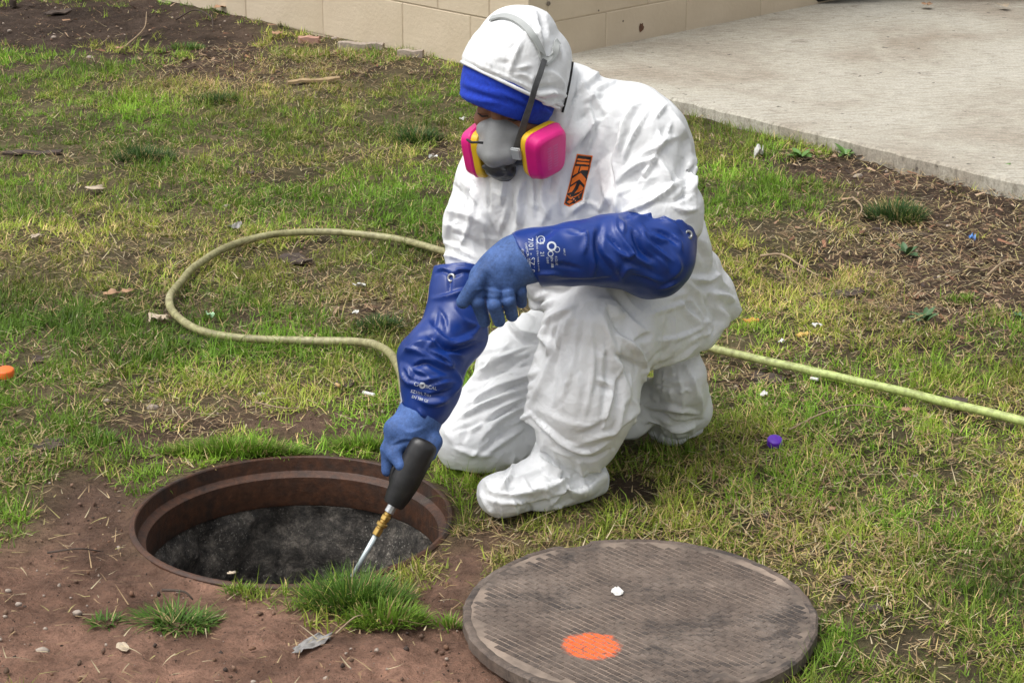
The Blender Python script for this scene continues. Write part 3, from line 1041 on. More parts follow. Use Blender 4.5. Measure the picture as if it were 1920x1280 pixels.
# dead stems lying about
x, y = scatter(N_S)
u, v = project(np.stack([x, y, x * 0], -1))
uc, vc = np.clip(u, -200, 2120), np.clip(v, -40, 1400)
p2 = np.stack([x, y], -1)
straw = blobs(uc, vc, STRAW); bare = blobs(uc, vc, [q for q in BARE if q[1] > 900 or (q[1] < 60 and q[0] < 300)]); lush = blobs(uc, vc, LUSH)
dens = np.clip(0.30 + 0.65 * straw - 0.9 * bare - 0.30 * lush + 0.22 * fbm(p2 * 6, 71, 3), 0.05, 1)
ok = (RNG.random(N_S) < dens) & free_spot(x, y, 0.008)
x, y, straw = x[ok], y[ok], straw[ok]
n = len(x)
hgt = 0.012 + 0.022 * RNG.random(n) + 0.045 * RNG.random(n) ** 6
wd = 0.0018 + 0.0016 * RNG.random(n)
pal = np.array([(0.52, 0.39, 0.21), (0.44, 0.31, 0.17), (0.36, 0.235, 0.13), (0.58, 0.49, 0.31), (0.24, 0.15, 0.09), (0.48, 0.42, 0.17)])
col = pal[RNG.integers(0, len(pal), n)] * (0.7 + 0.5 * RNG.random(n))[:, None]
lean = 1.15 + 0.35 * RNG.random(n)
bend = 0.25 * RNG.normal(0, 1, n) + 0.1
Vb, Fb, Cb = blades(x, y, hgt, wd, lean, bend, RNG.random(n) * 2 * math.pi, col, ground_z(x, y) + 0.004 + 0.010 * RNG.random(n), None, 3)
me = mesh_np("dead_grass", Vb, Fb); vcol(me, Cb)
tag(obj("dead_grass", me, M_GRASS), "dry straw coloured dead grass stems strewn over lawn and soil", "dead grass", kind="stuff")

# crumbs of soil and grit
ico = bmesh.new(); bmesh.ops.create_icosphere(ico, subdivisions=1, radius=1)
iv = np.array([q.co for q in ico.verts]); jf = np.array([[q.index for q in f.verts] for f in ico.faces]); ico.free()
n = 26000
x, y = scatter(n)
u, v = project(np.stack([x, y, x * 0], -1))
bare = blobs(np.clip(u, -200, 2120), np.clip(v, -40, 1400), BARE)
ok = (RNG.random(n) < np.clip(bare, 0.05, 1)) & free_spot(x, y)
x, y, u, v = x[ok], y[ok], u[ok], v[ok]; n = len(x)
s = 0.0012 + 0.0050 * RNG.random(n) ** 6
sc = s[:, None, None] * (0.6 + 0.6 * RNG.random((n, 1, 3))) * (1 + 0.25 * RNG.normal(size=(n, 12, 1)))
Vc = iv[None] * sc + np.stack([x, y, ground_z(x, y) + s * 0.3], 1)[:, None, :]
Fc = (jf[None] + (np.arange(n) * 12)[:, None, None]).reshape(-1, 3)
pal = np.array([(0.17, 0.095, 0.06), (0.11, 0.07, 0.048), (0.20, 0.125, 0.085), (0.06, 0.043, 0.035), (0.33, 0.27, 0.22), (0.14, 0.085, 0.06)])
cc = pal[RNG.integers(0, 6, n)]
me = mesh_np("soil_crumbs", Vc.reshape(-1, 3), Fc); vcol(me, np.repeat(cc, 12, 0))
M_GRIT = mat_tint("grit", 0.9)
tag(obj("soil_crumbs", me, M_GRIT), "loose crumbs of soil and grit on the bare earth", "grit", kind="stuff")

# single tufts that stand out from the lawn
def tuft(u, v, wpx, hmm, nb, tone, label, tall=1.0, group="grass tufts on the lawn", depth=0.6, flat=0.0):
    c = Pz(u, v, 0)
    sc = FPX / (c[1] * CP + CAM_H * SP)
    R = wpx / sc / 2
    r = R * np.sqrt(RNG.random(nb)); a = RNG.random(nb) * 2 * math.pi
    x = c[0] + r * np.cos(a); y = c[1] + r * np.sin(a) * depth
    k = free_spot(x, y, -0.006); x, y, r, a = x[k], y[k], r[k], a[k]; m_ = len(x)
    h = hmm / 1000 * (0.55 + 0.6 * RNG.random(m_)) * (1 - 0.45 * (r / R) ** 2)
    az = a + RNG.normal(0, 0.8, m_)
    lean = np.abs(RNG.normal(0.18, 0.2, m_)) + 0.55 * r / R + flat
    base = np.array(tone) * (0.65 + 0.6 * RNG.random(m_))[:, None]
    ds = RNG.random(m_) < 0.10
    base[ds] = np.array((0.40, 0.32, 0.15))
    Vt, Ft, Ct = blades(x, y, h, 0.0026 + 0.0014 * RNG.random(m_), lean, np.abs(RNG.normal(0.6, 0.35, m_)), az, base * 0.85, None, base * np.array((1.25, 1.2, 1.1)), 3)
    me = mesh_np("grass_tuft", Vt, Ft); vcol(me, Ct)
    return tag(obj("grass_tuft", me, M_GRASS, None, (c[0], c[1], 0)), label, "grass tuft", group)
# mulch: flat bark and leaf flakes on the beds at right and along the wall
n = 26000
x, y = scatter(n, 4.2)
u, v = project(np.stack([x, y, x * 0], -1))
md = blobs(u, v, [(1800, 440, 210, 110, 1.0), (1840, 580, 140, 60, .8), (1660, 320, 160, 40, .8), (1480, 310, 130, 24, .5), (620, 120, 210, 34, .7), (400, 120, 130, 34, .6), (1420, 700, 70, 22, .4), (1560, 500, 120, 24, .4), (690, 585, 90, 26, .35), (330, 590, 50, 22, .3), (200, 900, 160, 60, .12), (100, 60, 200, 50, .12)])
k = (RNG.random(n) < md) & free_spot(x, y, 0.012)
x, y = x[k], y[k]; n = len(x)
L_ = 0.004 + 0.016 * RNG.random(n) ** 2.5; W_ = np.minimum(L_ * (0.14 + 0.4 * RNG.random(n)), 0.005); a = RNG.random(n) * 2 * math.pi
ti, tj = RNG.normal(0, 0.25, n), RNG.normal(0, 0.35, n)
z = ground_z(x, y) + 0.004 + 0.008 * RNG.random(n)
Vq = np.zeros((n, 4, 3))
for q, (sx_, sy_) in enumerate(((-1, -1), (1, -0.7), (0.9, 1), (-0.8, 0.8))):
    lx, ly = L_ * sx_, W_ * sy_
    Vq[:, q] = np.stack([x + lx * np.cos(a) - ly * np.sin(a), y + lx * np.sin(a) + ly * np.cos(a), z + lx * ti + ly * tj + (0.002 if q % 2 else 0)], 1)
pal = np.array([(0.17, 0.09, 0.055), (0.26, 0.16, 0.10), (0.10, 0.06, 0.045), (0.38, 0.27, 0.18), (0.055, 0.04, 0.033), (0.22, 0.11, 0.065), (0.32, 0.22, 0.14)])
me = mesh_np("mulch", Vq.reshape(-1, 3), np.arange(4 * n).reshape(n, 4), False)
vcol(me, np.repeat(pal[RNG.integers(0, len(pal), n)] * (0.7 + 0.5 * RNG.random(n))[:, None], 4, 0))
tag(obj("mulch", me, M_GRIT), "brown bark and leaf flakes littering the bare beds", "mulch", kind="stuff")
G1, G2, G3 = (0.085, 0.175, 0.024), (0.048, 0.105, 0.028), (0.150, 0.265, 0.030)
tuft(668, 1132, 200, 82, 900, G1, "tall green grass tuft at the manhole's near rim, beside the lance tip", depth=0.45)
tuft(725, 1165, 150, 55, 500, G3, "low yellow green grass growing right below the tall tuft at the manhole", depth=0.4)
tuft(330, 1160, 150, 58, 380, G1, "sparse flattened grass tuft on the bare red soil", depth=0.5, flat=0.35)
tuft(200, 1160, 70, 35, 90, G1, "small thin grass tuft on bare soil, left of the sparse one", depth=0.5, flat=0.3)
tuft(840, 1172, 60, 35, 90, G3, "small grass tuft on soil just left of the iron cover", depth=0.5)
tuft(450, 1110, 70, 28, 80, G3, "little grass tuft at the manhole's near edge, left of the tall tuft", depth=0.5)
tuft(1680, 405, 110, 80, 700, G2, "dark green grass tuft amid dry mulch near the slab", depth=0.7)
tuft(780, 262, 100, 65, 600, G2, "dark green grass tuft left of the person's shoulder")
tuft(268, 300, 120, 60, 600, G2, "dark green grass tuft in the lawn above the hose loop, far left")
tuft(405, 192, 75, 60, 350, G2, "dark grass tuft in the lawn below the wall's straw strip")
tuft(555, 50, 60, 70, 260, (0.07, 0.09, 0.035), "dull olive tuft growing against the block wall")
tuft(185, 825, 70, 40, 170, G1, "small green tuft on thin soil left of the manhole's far rim")
tuft(1800, 560, 70, 35, 180, G3, "bright little grass tuft among dry straw at right")
tuft(710, 612, 90, 45, 350, G2, "dark grass tuft inside the hose loop near the blue sleeve")
tuft(440, 848, 280, 50, 1700, G3, "strip of fresh green grass along the manhole's far rim", depth=0.12)
tuft(680, 836, 120, 46, 650, G3, "patch of fresh green grass behind the rim beside the gloved hand", depth=0.25)
tuft(1300, 180, 70, 60, 200, G1, "green tuft at the slab edge behind the white shoulder", depth=0.3)
tuft(350, 88, 70, 40, 250, G1, "small green patch on dark soil near the wall")

# ================================================================== THE KNEELING PERSON
PERSON = empty("person", (0.12, 4.08, 0.0))
tag(PERSON, "person in white hooded coverall, blue gauntlets and pink respirator kneeling by the manhole", "person")

# head frame in world axes: x = viewer's right, y = away from the face, z = crown
def cam2w(x, up, tow):
    return np.array((1, 0, 0)) * x + np.array((0, SP, CP)) * up + np.array((0, -CP, SP)) * tow
HF = norm(cam2w(-0.42, -0.66, 0.62))
HR = norm(np.cross((0, 0, 1.0), HF)); HR = norm(HR + np.array((0, 0, -0.03))); HR = norm(HR - HF * (HR @ HF))
HU = np.cross(HF, HR)
if HU[2] < 0: HU = -HU
HM = np.stack([HR, -HF, HU], 1)
HC = P(968, 147, 4.00)
def H(x, f, u):
    "head coordinates: viewer's right, forward, up (metres)"
    return HC + HR * x + HF * f + HU * u
def line_plane(a, b):
    "plane through the camera and two picture points; normal points below the line"
    ra_, rb_ = ray(*a), ray(*b)
    n = norm(np.cross(ra_, rb_))
    if n @ np.array((0, SP, CP)) > 0: n = -n
    return np.array((0, 0, CAM_H)), n

# ---------------- coverall: one continuous cloth surface from hood to boots
S = SDF((-0.22, 3.58, -0.005), (0.50, 4.46, 1.03), 0.0085)
# torso
S.cone(P(1050, 285, 4.12), P(1165, 455, 4.16), 0.150, 0.165, 0.05)
S.cone(P(1165, 455, 4.16), P(1255, 540, 4.24), 0.148, 0.108, 0.05)
S.cone(P(1258, 515, 4.22), P(1272, 562, 4.22), 0.096, 0.080, 0.04)
S.cone(P(985, 375, 4.03), P(1075, 480, 4.02), 0.085, 0.115, 0.05)
S.cone(P(1075, 190, 4.09), P(1165, 235, 4.08), 0.072, 0.085, 0.04)
# collar cloth below the mask and round the neck
S.cone(P(975, 330, 4.02), P(1060, 250, 4.05), 0.07, 0.085, 0.03)
# near shoulder and upper arm
S.cone(P(1200, 262, 4.03), P(1228, 392, 3.96), 0.098, 0.088, 0.035)
S.cone(P(1228, 392, 3.96), P(1235, 440, 3.93), 0.086, 0.066, 0.03)
# far shoulder and arm
S.cone(P(925, 315, 4.10), P(895, 420, 4.04), 0.072, 0.066, 0.03)
S.cone(P(895, 420, 4.04), P(878, 492, 4.00), 0.066, 0.046, 0.02)
# hood, with the face opening cut out below the brow line
below = line_plane((862, 116), (1052, 207))
back = (P(1062, 200, 4.0), norm(cam2w(1.0, 0.12, -0.15)))
cutreg = [(below[0], -below[1]), (back[0], back[1])]
hc2 = P(964, 143, 4.005)                          # the hood's own axes: it sits loosely and leans to the right
ha = math.radians(-14)
HX, HZ = cam2w(math.cos(ha), math.sin(ha), 0), cam2w(-math.sin(ha), math.cos(ha), 0)
HOODM = np.stack([HX, np.cross(HZ, HX), HZ], 1)
S.ell(hc2, HOODM, (0.106, 0.120, 0.139), 0.02, clip=[cutreg])
S.cone(P(1010, 175, 4.05), P(1062, 225, 4.09), 0.068, 0.075, 0.03)
# left (near) leg: thigh to raised knee, baggy shin, boot
S.cone(P(1258, 566, 4.16), P(1150, 600, 3.97), 0.098, 0.090, 0.04)
S.cone(P(1150, 605, 3.97), P(1108, 600, 3.92), 0.090, 0.078, 0.03)
S.cone(P(1108, 603, 3.92), P(1098, 720, 3.92), 0.084, 0.104, 0.03)
S.cone(P(1098, 720, 3.92), P(1085, 775, 3.93), 0.104, 0.096, 0.03)
S.cone(P(1085, 775, 3.93), P(1072, 850, 3.95), 0.090, 0.058, 0.02)
# boot
hl, mid, toe = Pz(1098, 890, 0.045), Pz(1015, 908, 0.050), Pz(938, 926, 0.050)
S.cone(P(1070, 845, 3.955), Pz(1085, 885, 0.05), 0.062, 0.060, 0.02)
S.cone(hl, mid, 0.057, 0.053, 0.02)
S.cone(mid, toe, 0.049, 0.045, 0.02)
S.cone(P(1055, 850, 3.95), mid, 0.055, 0.040, 0.03)
S.cone(P(1040, 848, 3.94), toe + np.array((0.01, 0, 0.0)), 0.048, 0.036, 0.03)
S.half((0, 0, 0.004), (0, 0, -1), (-0.25, 3.6, -0.01), (0.2, 4.05, 0.06))
# right (far) leg: thigh down to the knee on the grass, shin back to the raised heel
kn = Pz(893, 803, 0.082)
S.cone(P(1140, 590, 4.24), P(1000, 680, 4.17), 0.118, 0.112, 0.04)
S.cone(P(1000, 680, 4.17), kn, 0.112, 0.080, 0.03)
S.cone(kn, Pz(975, 800, 0.075), 0.080, 0.072, 0.03)
S.cone(Pz(975, 800, 0.075), Pz(1205, 745, 0.10), 0.070, 0.062, 0.03)
# right boot standing on its toes: sole faces back, heel up, toes bent on the grass
S.cone(Pz(1268, 700, 0.185), Pz(1270, 758, 0.09), 0.060, 0.060, 0.02)
S.cone(Pz(1270, 758, 0.09), Pz(1262, 795, 0.040), 0.060, 0.046, 0.02)
S.cone(Pz(1262, 797, 0.036), Pz(1232, 806, 0.026), 0.038, 0.025, 0.010)
S.cone(Pz(1285, 720, 0.15), Pz(1288, 780, 0.05), 0.036, 0.036, 0.02)
S.cone(Pz(1215, 742, 0.11), Pz(1250, 735, 0.13), 0.045, 0.052, 0.02)
S.cone(Pz(1268, 690, 0.20), Pz(1290, 672, 0.22), 0.040, 0.026, 0.02)
# cloth tips and bellies that stand off the limbs
S.cone(P(1160, 640, 3.93), P(1210, 690, 3.93), 0.018, 0.004, 0.02)
S.cone(P(1165, 590, 3.94), P(1212, 628, 3.94), 0.020, 0.008, 0.02)
S.cone(P(1000, 755, 3.90), P(988, 765, 3.89), 0.022, 0.012, 0.03)
S.cone(P(1170, 740, 3.96), P(1192, 768, 3.97), 0.024, 0.012, 0.02)
S.cone(P(1338, 520, 4.24), P(1360, 560, 4.24), 0.030, 0.024, 0.03)
# armpit and sleeve separation furrows
S.cone(P(1162, 200, 3.93), P(1128, 330, 3.90), 0.012, 0.016, 0.02, op='sub')
S.cone(P(1128, 330, 3.90), P(1146, 420, 3.88), 0.016, 0.02, 0.02, op='sub')
V, F = S.mesh(2)
V[:, 2] = np.maximum(V[:, 2], 0.001)

def drape(V, F, S, pins, offset=0.02, grow=0.04, bend=6.0, stiff=80.0, gravity=0.3, frames=14):
    """let the cloth settle over a slimmer body: a short cloth run, then its shape is kept as plain mesh"""
    B = SDF(S.lo, S.lo + S.h * (S.n - 1), S.h)
    B.D = S.D + offset
    Vi, Fi = B.mesh(1)
    body = obj("drape_body", mesh_np("drape_body", Vi, Fi))
    body.modifiers.new("c", 'COLLISION')
    body.collision.thickness_outer = 0.002
    body.collision.cloth_friction = 20
    cl = obj("drape_cloth", mesh_np("drape_cloth", V, F))
    vg = cl.vertex_groups.new(name="pin")
    for val in sorted(set(pins[pins > 0])):
        vg.add([int(i) for i in np.nonzero(pins == val)[0]], float(val), 'REPLACE')
    md = cl.modifiers.new("cloth", 'CLOTH')
    st = md.settings
    st.quality = 4
    st.mass = 0.1
    st.tension_stiffness = st.compression_stiffness = stiff
    st.shear_stiffness = 15
    st.bending_stiffness = bend
    st.tension_damping = st.compression_damping = 10
    st.shear_damping = 8
    st.bending_damping = 0.5
    st.air_damping = 4
    st.shrink_min = -grow
    st.effector_weights.gravity = gravity
    st.vertex_group_mass = "pin"
    st.pin_stiffness = 1
    md.collision_settings.use_self_collision = False
    md.collision_settings.distance_min = 0.003
    md.point_cache.frame_start, md.point_cache.frame_end = 1, frames
    for f in range(1, frames + 1):
        SC.frame_set(f)
    dg = bpy.context.evaluated_depsgraph_get()
    ev = cl.evaluated_get(dg)
    R = np.zeros(len(V) * 3, np.float32)
    ev.data.vertices.foreach_get("co", R)
    for o in (cl, body):
        m_ = o.data
        bpy.data.objects.remove(o)
        bpy.data.meshes.remove(m_)
    SC.frame_set(1)
    return R.reshape(-1, 3).astype(float)

def subdivide(V, F):
    "one Catmull-Clark step"
    o = obj("sub", mesh_np("sub", V, F))
    md = o.modifiers.new("s", 'SUBSURF'); md.levels = 1
    dg = bpy.context.evaluated_depsgraph_get()
    me = o.evaluated_get(dg).data
    R = np.zeros(len(me.vertices) * 3, np.float32); me.vertices.foreach_get("co", R)
    L = np.zeros(len(me.loops), np.int32); me.loops.foreach_get("vertex_index", L)
    m_ = o.data
    bpy.data.objects.remove(o); bpy.data.meshes.remove(m_)
    return R.reshape(-1, 3).astype(float), L.reshape(-1, 4)

pins = np.zeros(len(V))
pins[V[:, 2] < 0.012] = 1
pins[np.linalg.norm(V - P(878, 497, 4.0), axis=1) < 0.052] = 1
pins[np.linalg.norm(V - P(1235, 450, 3.93), axis=1) < 0.06] = 1
dh = np.linalg.norm(V - hc2, axis=1)
pins[dh < 0.165] = 1
pins[(dh >= 0.165) & (dh < 0.19)] = 0.3
V = drape(V, F, S, pins)
V -= vnormals(V, F) * np.where(pins < 1, 0.004, 0)[:, None]       # the run swells the cloth a little
V, F = subdivide(V, F)

# creases read off the photograph: ([points], height mm, width mm)
CREASES = [
 # near sleeve and shoulder
 ([(1200,178),(1178,192),(1158,226),(1150,263),(1138,294),(1141,319),(1152,350)], -13, 22), ([(1210,190),(1186,205),(1170,240),(1163,285),(1160,325)], 5, 22),
 ([(1152,361),(1161,403)], 5, 18), ([(1234,296),(1190,312),(1152,345)], 6, 20), ([(1234,296),(1256,333),(1259,358)], 6, 16), ([(1273,254),(1234,274),(1190,300)], 5, 18),
 ([(1248,198),(1225,226)], 4, 11), ([(1234,240),(1237,275)], 4, 10), ([(1246,240),(1244,268)], -3, 8), ([(1258,244),(1250,272)], 3, 8), ([(1307,292),(1293,313),(1304,361)], 8, 20), ([(1223,378),(1192,390),(1164,402)], 5, 14),
 ([(1309,392),(1285,396),(1262,388)], 5, 14), ([(1190,352),(1156,366)], 4, 12), ([(1280,300),(1290,340),(1284,380)], -5, 16), ([(1212,330),(1180,345)], -4, 14), ([(1268,215),(1285,260),(1292,300)], 3, 18),
 # neck and shoulder yoke
 ([(1071,116),(1096,170),(1133,204),(1141,240)], 5, 18), ([(1130,130),(1096,162),(1072,175)], 5, 16), ([(1136,173),(1088,194)], 4, 12), ([(1124,221),(1088,254),(1068,290)], 7, 24), ([(1110,205),(1082,232)], -5, 16),
 ([(1160,150),(1120,168),(1100,182)], 4, 14), ([(1170,165),(1150,200)], -3, 14), ([(1078,130),(1070,200)], 4, 12), ([(1092,140),(1080,186)], -4, 10), ([(1140,250),(1128,290),(1100,330)], -4, 20), ([(1120,280),(1105,325)], 4, 14),
 ([(1190,155),(1230,180),(1262,215)], 3, 20), ([(1130,340),(1142,372),(1120,400)], 6, 18), ([(1060,395),(1100,380),(1128,392)], 5, 14), ([(1050,330),(1045,380),(1058,405)], 4, 14),
 # chest below the mask
 ([(917,330),(917,400)], -4, 8), ([(948,330),(940,386)], 5, 14), ([(960,335),(958,400)], -5, 14), ([(982,332),(973,364),(976,420)], 6, 14), ([(998,328),(1002,410)], 5, 12), ([(990,340),(988,410)], -4, 10), ([(1020,332),(1018,377),(1030,410)], 6, 16), ([(1036,330),(1034,360)], -4, 10),
 ([(913,398),(928,430),(944,465)], -6, 9), ([(970,420),(977,380)], 4, 12), ([(985,400),(960,450)], 5, 16), ([(1035,380),(1010,430)], 4, 18),
 # far sleeve
 ([(825,450),(860,463),(885,482)], 6, 14), ([(823,478),(850,480),(890,495)], 6, 10), ([(828,466),(862,476),(890,489)], -6, 9), ([(830,418),(867,430)], 5, 12), ([(870,310),(900,322),(918,340)], 6, 16), ([(857,325),(888,361),(905,395)], 6, 18), ([(836,394),(875,402),(911,420)], 6, 16),
 ([(850,345),(880,380)], -5, 16), ([(838,380),(860,388)], -4, 12), ([(880,250),(872,290)], 4, 14), ([(900,440),(935,450)], 4, 12), ([(840,436),(880,446),(920,470)], -5, 12), ([(890,270),(905,310)], -4, 16), ([(905,420),(912,470)], 5, 14),
 # belly and lap
 ([(977,563),(1013,573),(1042,560)], 9, 14), ([(1000,537),(1050,548),(1085,530)], -6, 22), ([(970,585),(1005,600)], 6, 14), ([(1000,560),(1030,545)], 5, 14),
 # near knee and shin
 ([(1077,574),(1042,592),(1014,607)], 8, 20), ([(1030,602),(1020,629),(1034,648),(1028,668)], 10, 16), ([(1045,612),(1038,640),(1046,660)], -7, 14), ([(1081,574),(1053,629),(1030,688),(1010,730),(985,768)], 7, 24), ([(1100,580),(1085,640),(1066,700)], -4, 28),
 ([(1139,572),(1163,612),(1190,640)], -9, 18), ([(1150,566),(1180,600),(1216,626)], 7, 20), ([(1190,640),(1205,632),(1221,625)], -8, 14), ([(1168,632),(1194,652),(1214,690)], 11, 14), ([(1143,637),(1155,664),(1186,680),(1208,690)], -8, 14),
 ([(1130,590),(1146,640),(1160,690),(1178,734),(1171,766)], 8, 22), ([(1150,690),(1160,740),(1152,780)], -6, 18), ([(1118,708),(1147,720)], 6, 12), ([(1120,720),(1150,734)], -5, 12), ([(1134,645),(1128,690)], 4, 16), ([(1094,570),(1130,560),(1170,575)], 3, 20),
 ([(988,770),(1030,806),(1069,836),(1104,846),(1145,826)], 8, 11), ([(996,784),(1032,818),(1069,848),(1106,860),(1150,838)], -11, 10), ([(1085,832),(1130,815),(1155,805),(1171,750)], 6, 14), ([(1080,815),(1120,800),(1145,780)], -5, 14), ([(1060,826),(1090,838)], 4, 8), ([(1186,745),(1195,770),(1160,800)], 6, 14),
 ([(1000,760),(1060,790),(1110,800)], 3, 22), ([(1060,660),(1085,720),(1080,770)], 3, 26), ([(1040,700),(1030,760)], -4, 20), ([(1182,700),(1184,730)], 5, 8),
 # near thigh and seat
 ([(1253,560),(1264,598),(1264,675)], 4, 9), ([(1228,560),(1240,620),(1232,680)], -3, 22), ([(1300,566),(1319,605),(1327,630)], 7, 14), ([(1312,548),(1331,580)], -8, 10), ([(1278,523),(1302,540),(1319,561),(1327,583)], 7, 16), ([(1271,562),(1289,585),(1306,602),(1314,626)], 7, 16), ([(1285,560),(1302,590)], -6, 14),
 ([(1312,605),(1330,602),(1334,620),(1318,632)], 7, 10), ([(1280,519),(1323,524),(1351,511)], 9, 18), ([(1300,532),(1340,534)], -6, 18), ([(1332,549),(1355,553),(1378,564)], 10, 18), ([(1332,549),(1334,577),(1346,602),(1334,640)], -8, 20), ([(1350,575),(1362,600),(1350,620)], 8, 16),
 ([(1322,430),(1340,480),(1362,505)], 6, 20), ([(1310,450),(1322,490)], -6, 18), ([(1240,690),(1280,668),(1312,645)], 5, 12), ([(1210,690),(1250,650)], -4, 14), ([(1255,560),(1290,545)], 4, 14), ([(1290,640),(1318,625)], 4, 12),
 # far thigh: long pulls from the hip down to the knee
 ([(1014,664),(936,672),(878,690)], 5, 18), ([(1016,695),(936,725),(868,760)], 8, 18), ([(1010,680),(930,700),(870,728)], -6, 16), ([(1000,723),(917,754),(845,792)], 8, 16), ([(1005,710),(925,742),(858,775)], -6, 12), ([(999,738),(936,770),(880,812)], 7, 14), ([(995,748),(920,785),(850,810)], -6, 12), ([(979,762),(930,795),(890,838)], 8, 18),
 ([(985,800),(930,838),(905,860)], 8, 18), ([(970,790),(915,830)], -7, 16), ([(850,838),(890,850),(928,852)], 7, 14), ([(956,592),(967,621),(1016,630)], 10, 16), ([(950,612),(975,640),(1010,645)], -8, 14), ([(930,640),(905,680)], 5, 18), ([(960,650),(905,665),(880,700)], 5, 14), ([(832,800),(850,830)], 5, 14), ([(880,800),(868,830)], -5, 16), ([(925,690),(890,715)], 4, 12),
 # near boot
 ([(970,872),(952,898),(934,925)], 7, 14), ([(955,880),(938,905),(915,915)], -6, 12), ([(1003,855),(1030,875),(1073,898)], 6, 14), ([(1000,872),(1030,892),(1060,915)], -5, 12), ([(1085,859),(1104,906)], 6, 12), ([(1030,838),(1060,850),(1090,858)], 5, 10), ([(897,926),(936,941),(999,941)], 4, 14),
 ([(920,895),(945,905),(950,925)], 5, 12), ([(1010,920),(1050,905),(1080,880)], 4, 14), ([(1120,880),(1140,900)], 4, 12), ([(980,895),(1000,930)], 4, 12), ([(1020,830),(1010,870)], 6, 16), ([(960,920),(985,955)], 3, 10), ([(1060,920),(1110,900)], -4, 10),
 # far boot
 ([(1205,757),(1246,763),(1275,766),(1310,775)], 8, 14), ([(1212,768),(1239,774),(1268,793),(1318,786)], -9, 12), ([(1255,722),(1261,754)], 4, 8), ([(1252,713),(1282,716)], 4, 8), ([(1225,720),(1252,728),(1275,722)], -4, 8), ([(1270,735),(1290,730),(1300,742)], 4, 8), ([(1240,800),(1275,806),(1305,796)], 7, 10), ([(1216,807),(1230,818)], 5, 8), ([(1240,812),(1250,826)], -5, 7), ([(1262,812),(1268,828)], -5, 7), ([(1220,735),(1235,755)], 4, 8), ([(1290,690),(1312,740),(1318,780)], 4, 14), ([(1200,700),(1230,690),(1260,680)], 4, 12),
 # hood
 ([(960,43),(922,75),(900,97),(889,122)], 3, 7), ([(979,75),(962,118),(954,145)], 5, 14), ([(968,80),(950,110)], -4, 12), ([(938,60),(936,92)], 3, 10), ([(1003,17),(1009,56),(1020,94)], 5, 12), ([(1016,30),(1024,70)], -4, 14), ([(956,142),(982,139),(1009,160)], 4, 10), ([(960,130),(1000,120)], 3, 10), ([(1000,178),(1039,173),(1066,182)], 6, 14), ([(1005,165),(1050,160)], -4, 12), ([(1030,130),(1050,150),(1062,175)], 4, 14),
 ([(1010,195),(1040,190),(1060,200)], 5, 10), ([(980,62),(1005,66)], 4, 9), ([(984,40),(1000,52)], 4, 9), ([(900,60),(880,95)], 3, 12), ([(912,106),(925,130)], 3, 10), ([(1040,85),(1052,110)], 5, 10), ([(870,108),(930,135),(1000,168),(1046,206)], 3, 7),
]
CREASES += [
 ([(1085,600),(1075,680),(1050,760)], 6, 16), ([(1110,610),(1112,700),(1095,790)], 5, 14), ([(1130,600),(1140,700),(1125,800)], -5, 14), ([(1060,600),(1040,690)], -5, 14), ([(1165,640),(1150,730),(1130,810)], 6, 12),
 ([(1010,640),(900,700),(835,790)], 7, 12), ([(1015,655),(915,715),(850,800)], -6, 12), ([(1005,770),(930,815),(880,860)], 7, 12), ([(990,745),(900,800)], -6, 10), ([(960,640),(890,720),(850,770)], 5, 12),
 ([(1220,200),(1180,270),(1165,330)], 5, 12), ([(1260,230),(1225,300),(1190,360)], 6, 12), ([(1295,330),(1250,360),(1200,392)], 6, 11), ([(1240,180),(1275,240),(1300,310)], 4, 12), ([(1300,360),(1262,380)], -5, 12),
 ([(1100,180),(1110,240),(1090,300)], 6, 14), ([(1085,160),(1060,240)], -5, 12), ([(1110,330),(1090,380),(1060,410)], 6, 12), ([(960,345),(950,400),(930,450)], 6, 12), ([(870,330),(848,400),(835,450)], 5, 12), ([(900,350),(880,420),(860,470)], 6, 12), ([(890,340),(870,400)], -5, 10),
 ([(1215,590),(1260,575),(1300,560)], 5, 12), ([(1225,640),(1280,630),(1320,610)], 5, 12), ([(1330,480),(1345,520),(1372,545)], 6, 14), ([(1270,690),(1280,740),(1275,790)], 5, 12), ([(1240,700),(1235,750)], -5, 10), ([(1300,700),(1306,750)], 5, 10),
 ([(935,900),(985,890),(1030,870)], 6, 12), ([(915,920),(970,925),(1040,905),(1100,885)], 6, 12), ([(940,948),(1000,945),(1070,925)], -5, 10), ([(1040,850),(1050,900)], 5, 10),
 ([(900,915),(912,945),(930,968)], 5, 9), ([(930,930),(938,968)], -5, 8), ([(960,930),(972,968)], 5, 9), ([(985,935),(1000,962)], -5, 9), ([(1020,915),(1038,950)], 5, 9), ([(1060,905),(1072,938)], -5, 9), ([(1090,890),(1105,925)], 5, 9), ([(1120,870),(1138,905)], 5, 9), ([(910,900),(925,925)], 5, 10)]
rr = random.Random(5)
REG = [((1080,140),(1300,420),26), ((830,250),(980,490),20), ((930,330),(1130,420),14), ((1010,540),(1200,860),34), ((1210,560),(1370,690),16), ((830,620),(1010,870),24), ((890,830),(1140,965),24), ((1195,660),(1320,830),22), ((870,20),(1060,200),20)]
for (x0, y0), (x1, y1), k in REG + [((895, 850), (1130, 960), 66), ((1200, 690), (1315, 825), 36)]:
    for _ in range(k // 3):
        cx, cy = rr.uniform(x0, x1), rr.uniform(y0, y1)
        a_, L_ = rr.uniform(0, math.pi), rr.uniform(16, 46)
        bx, by = rr.uniform(-6, 6), rr.uniform(-6, 6)
        CREASES.append(([(cx - math.cos(a_) * L_ / 2, cy - math.sin(a_) * L_ / 2), (cx + bx, cy + by), (cx + math.cos(a_) * L_ / 2, cy + math.sin(a_) * L_ / 2)], rr.choice((-1, 1, 1)) * rr.uniform(1.5, 3.2), rr.uniform(7, 13)))
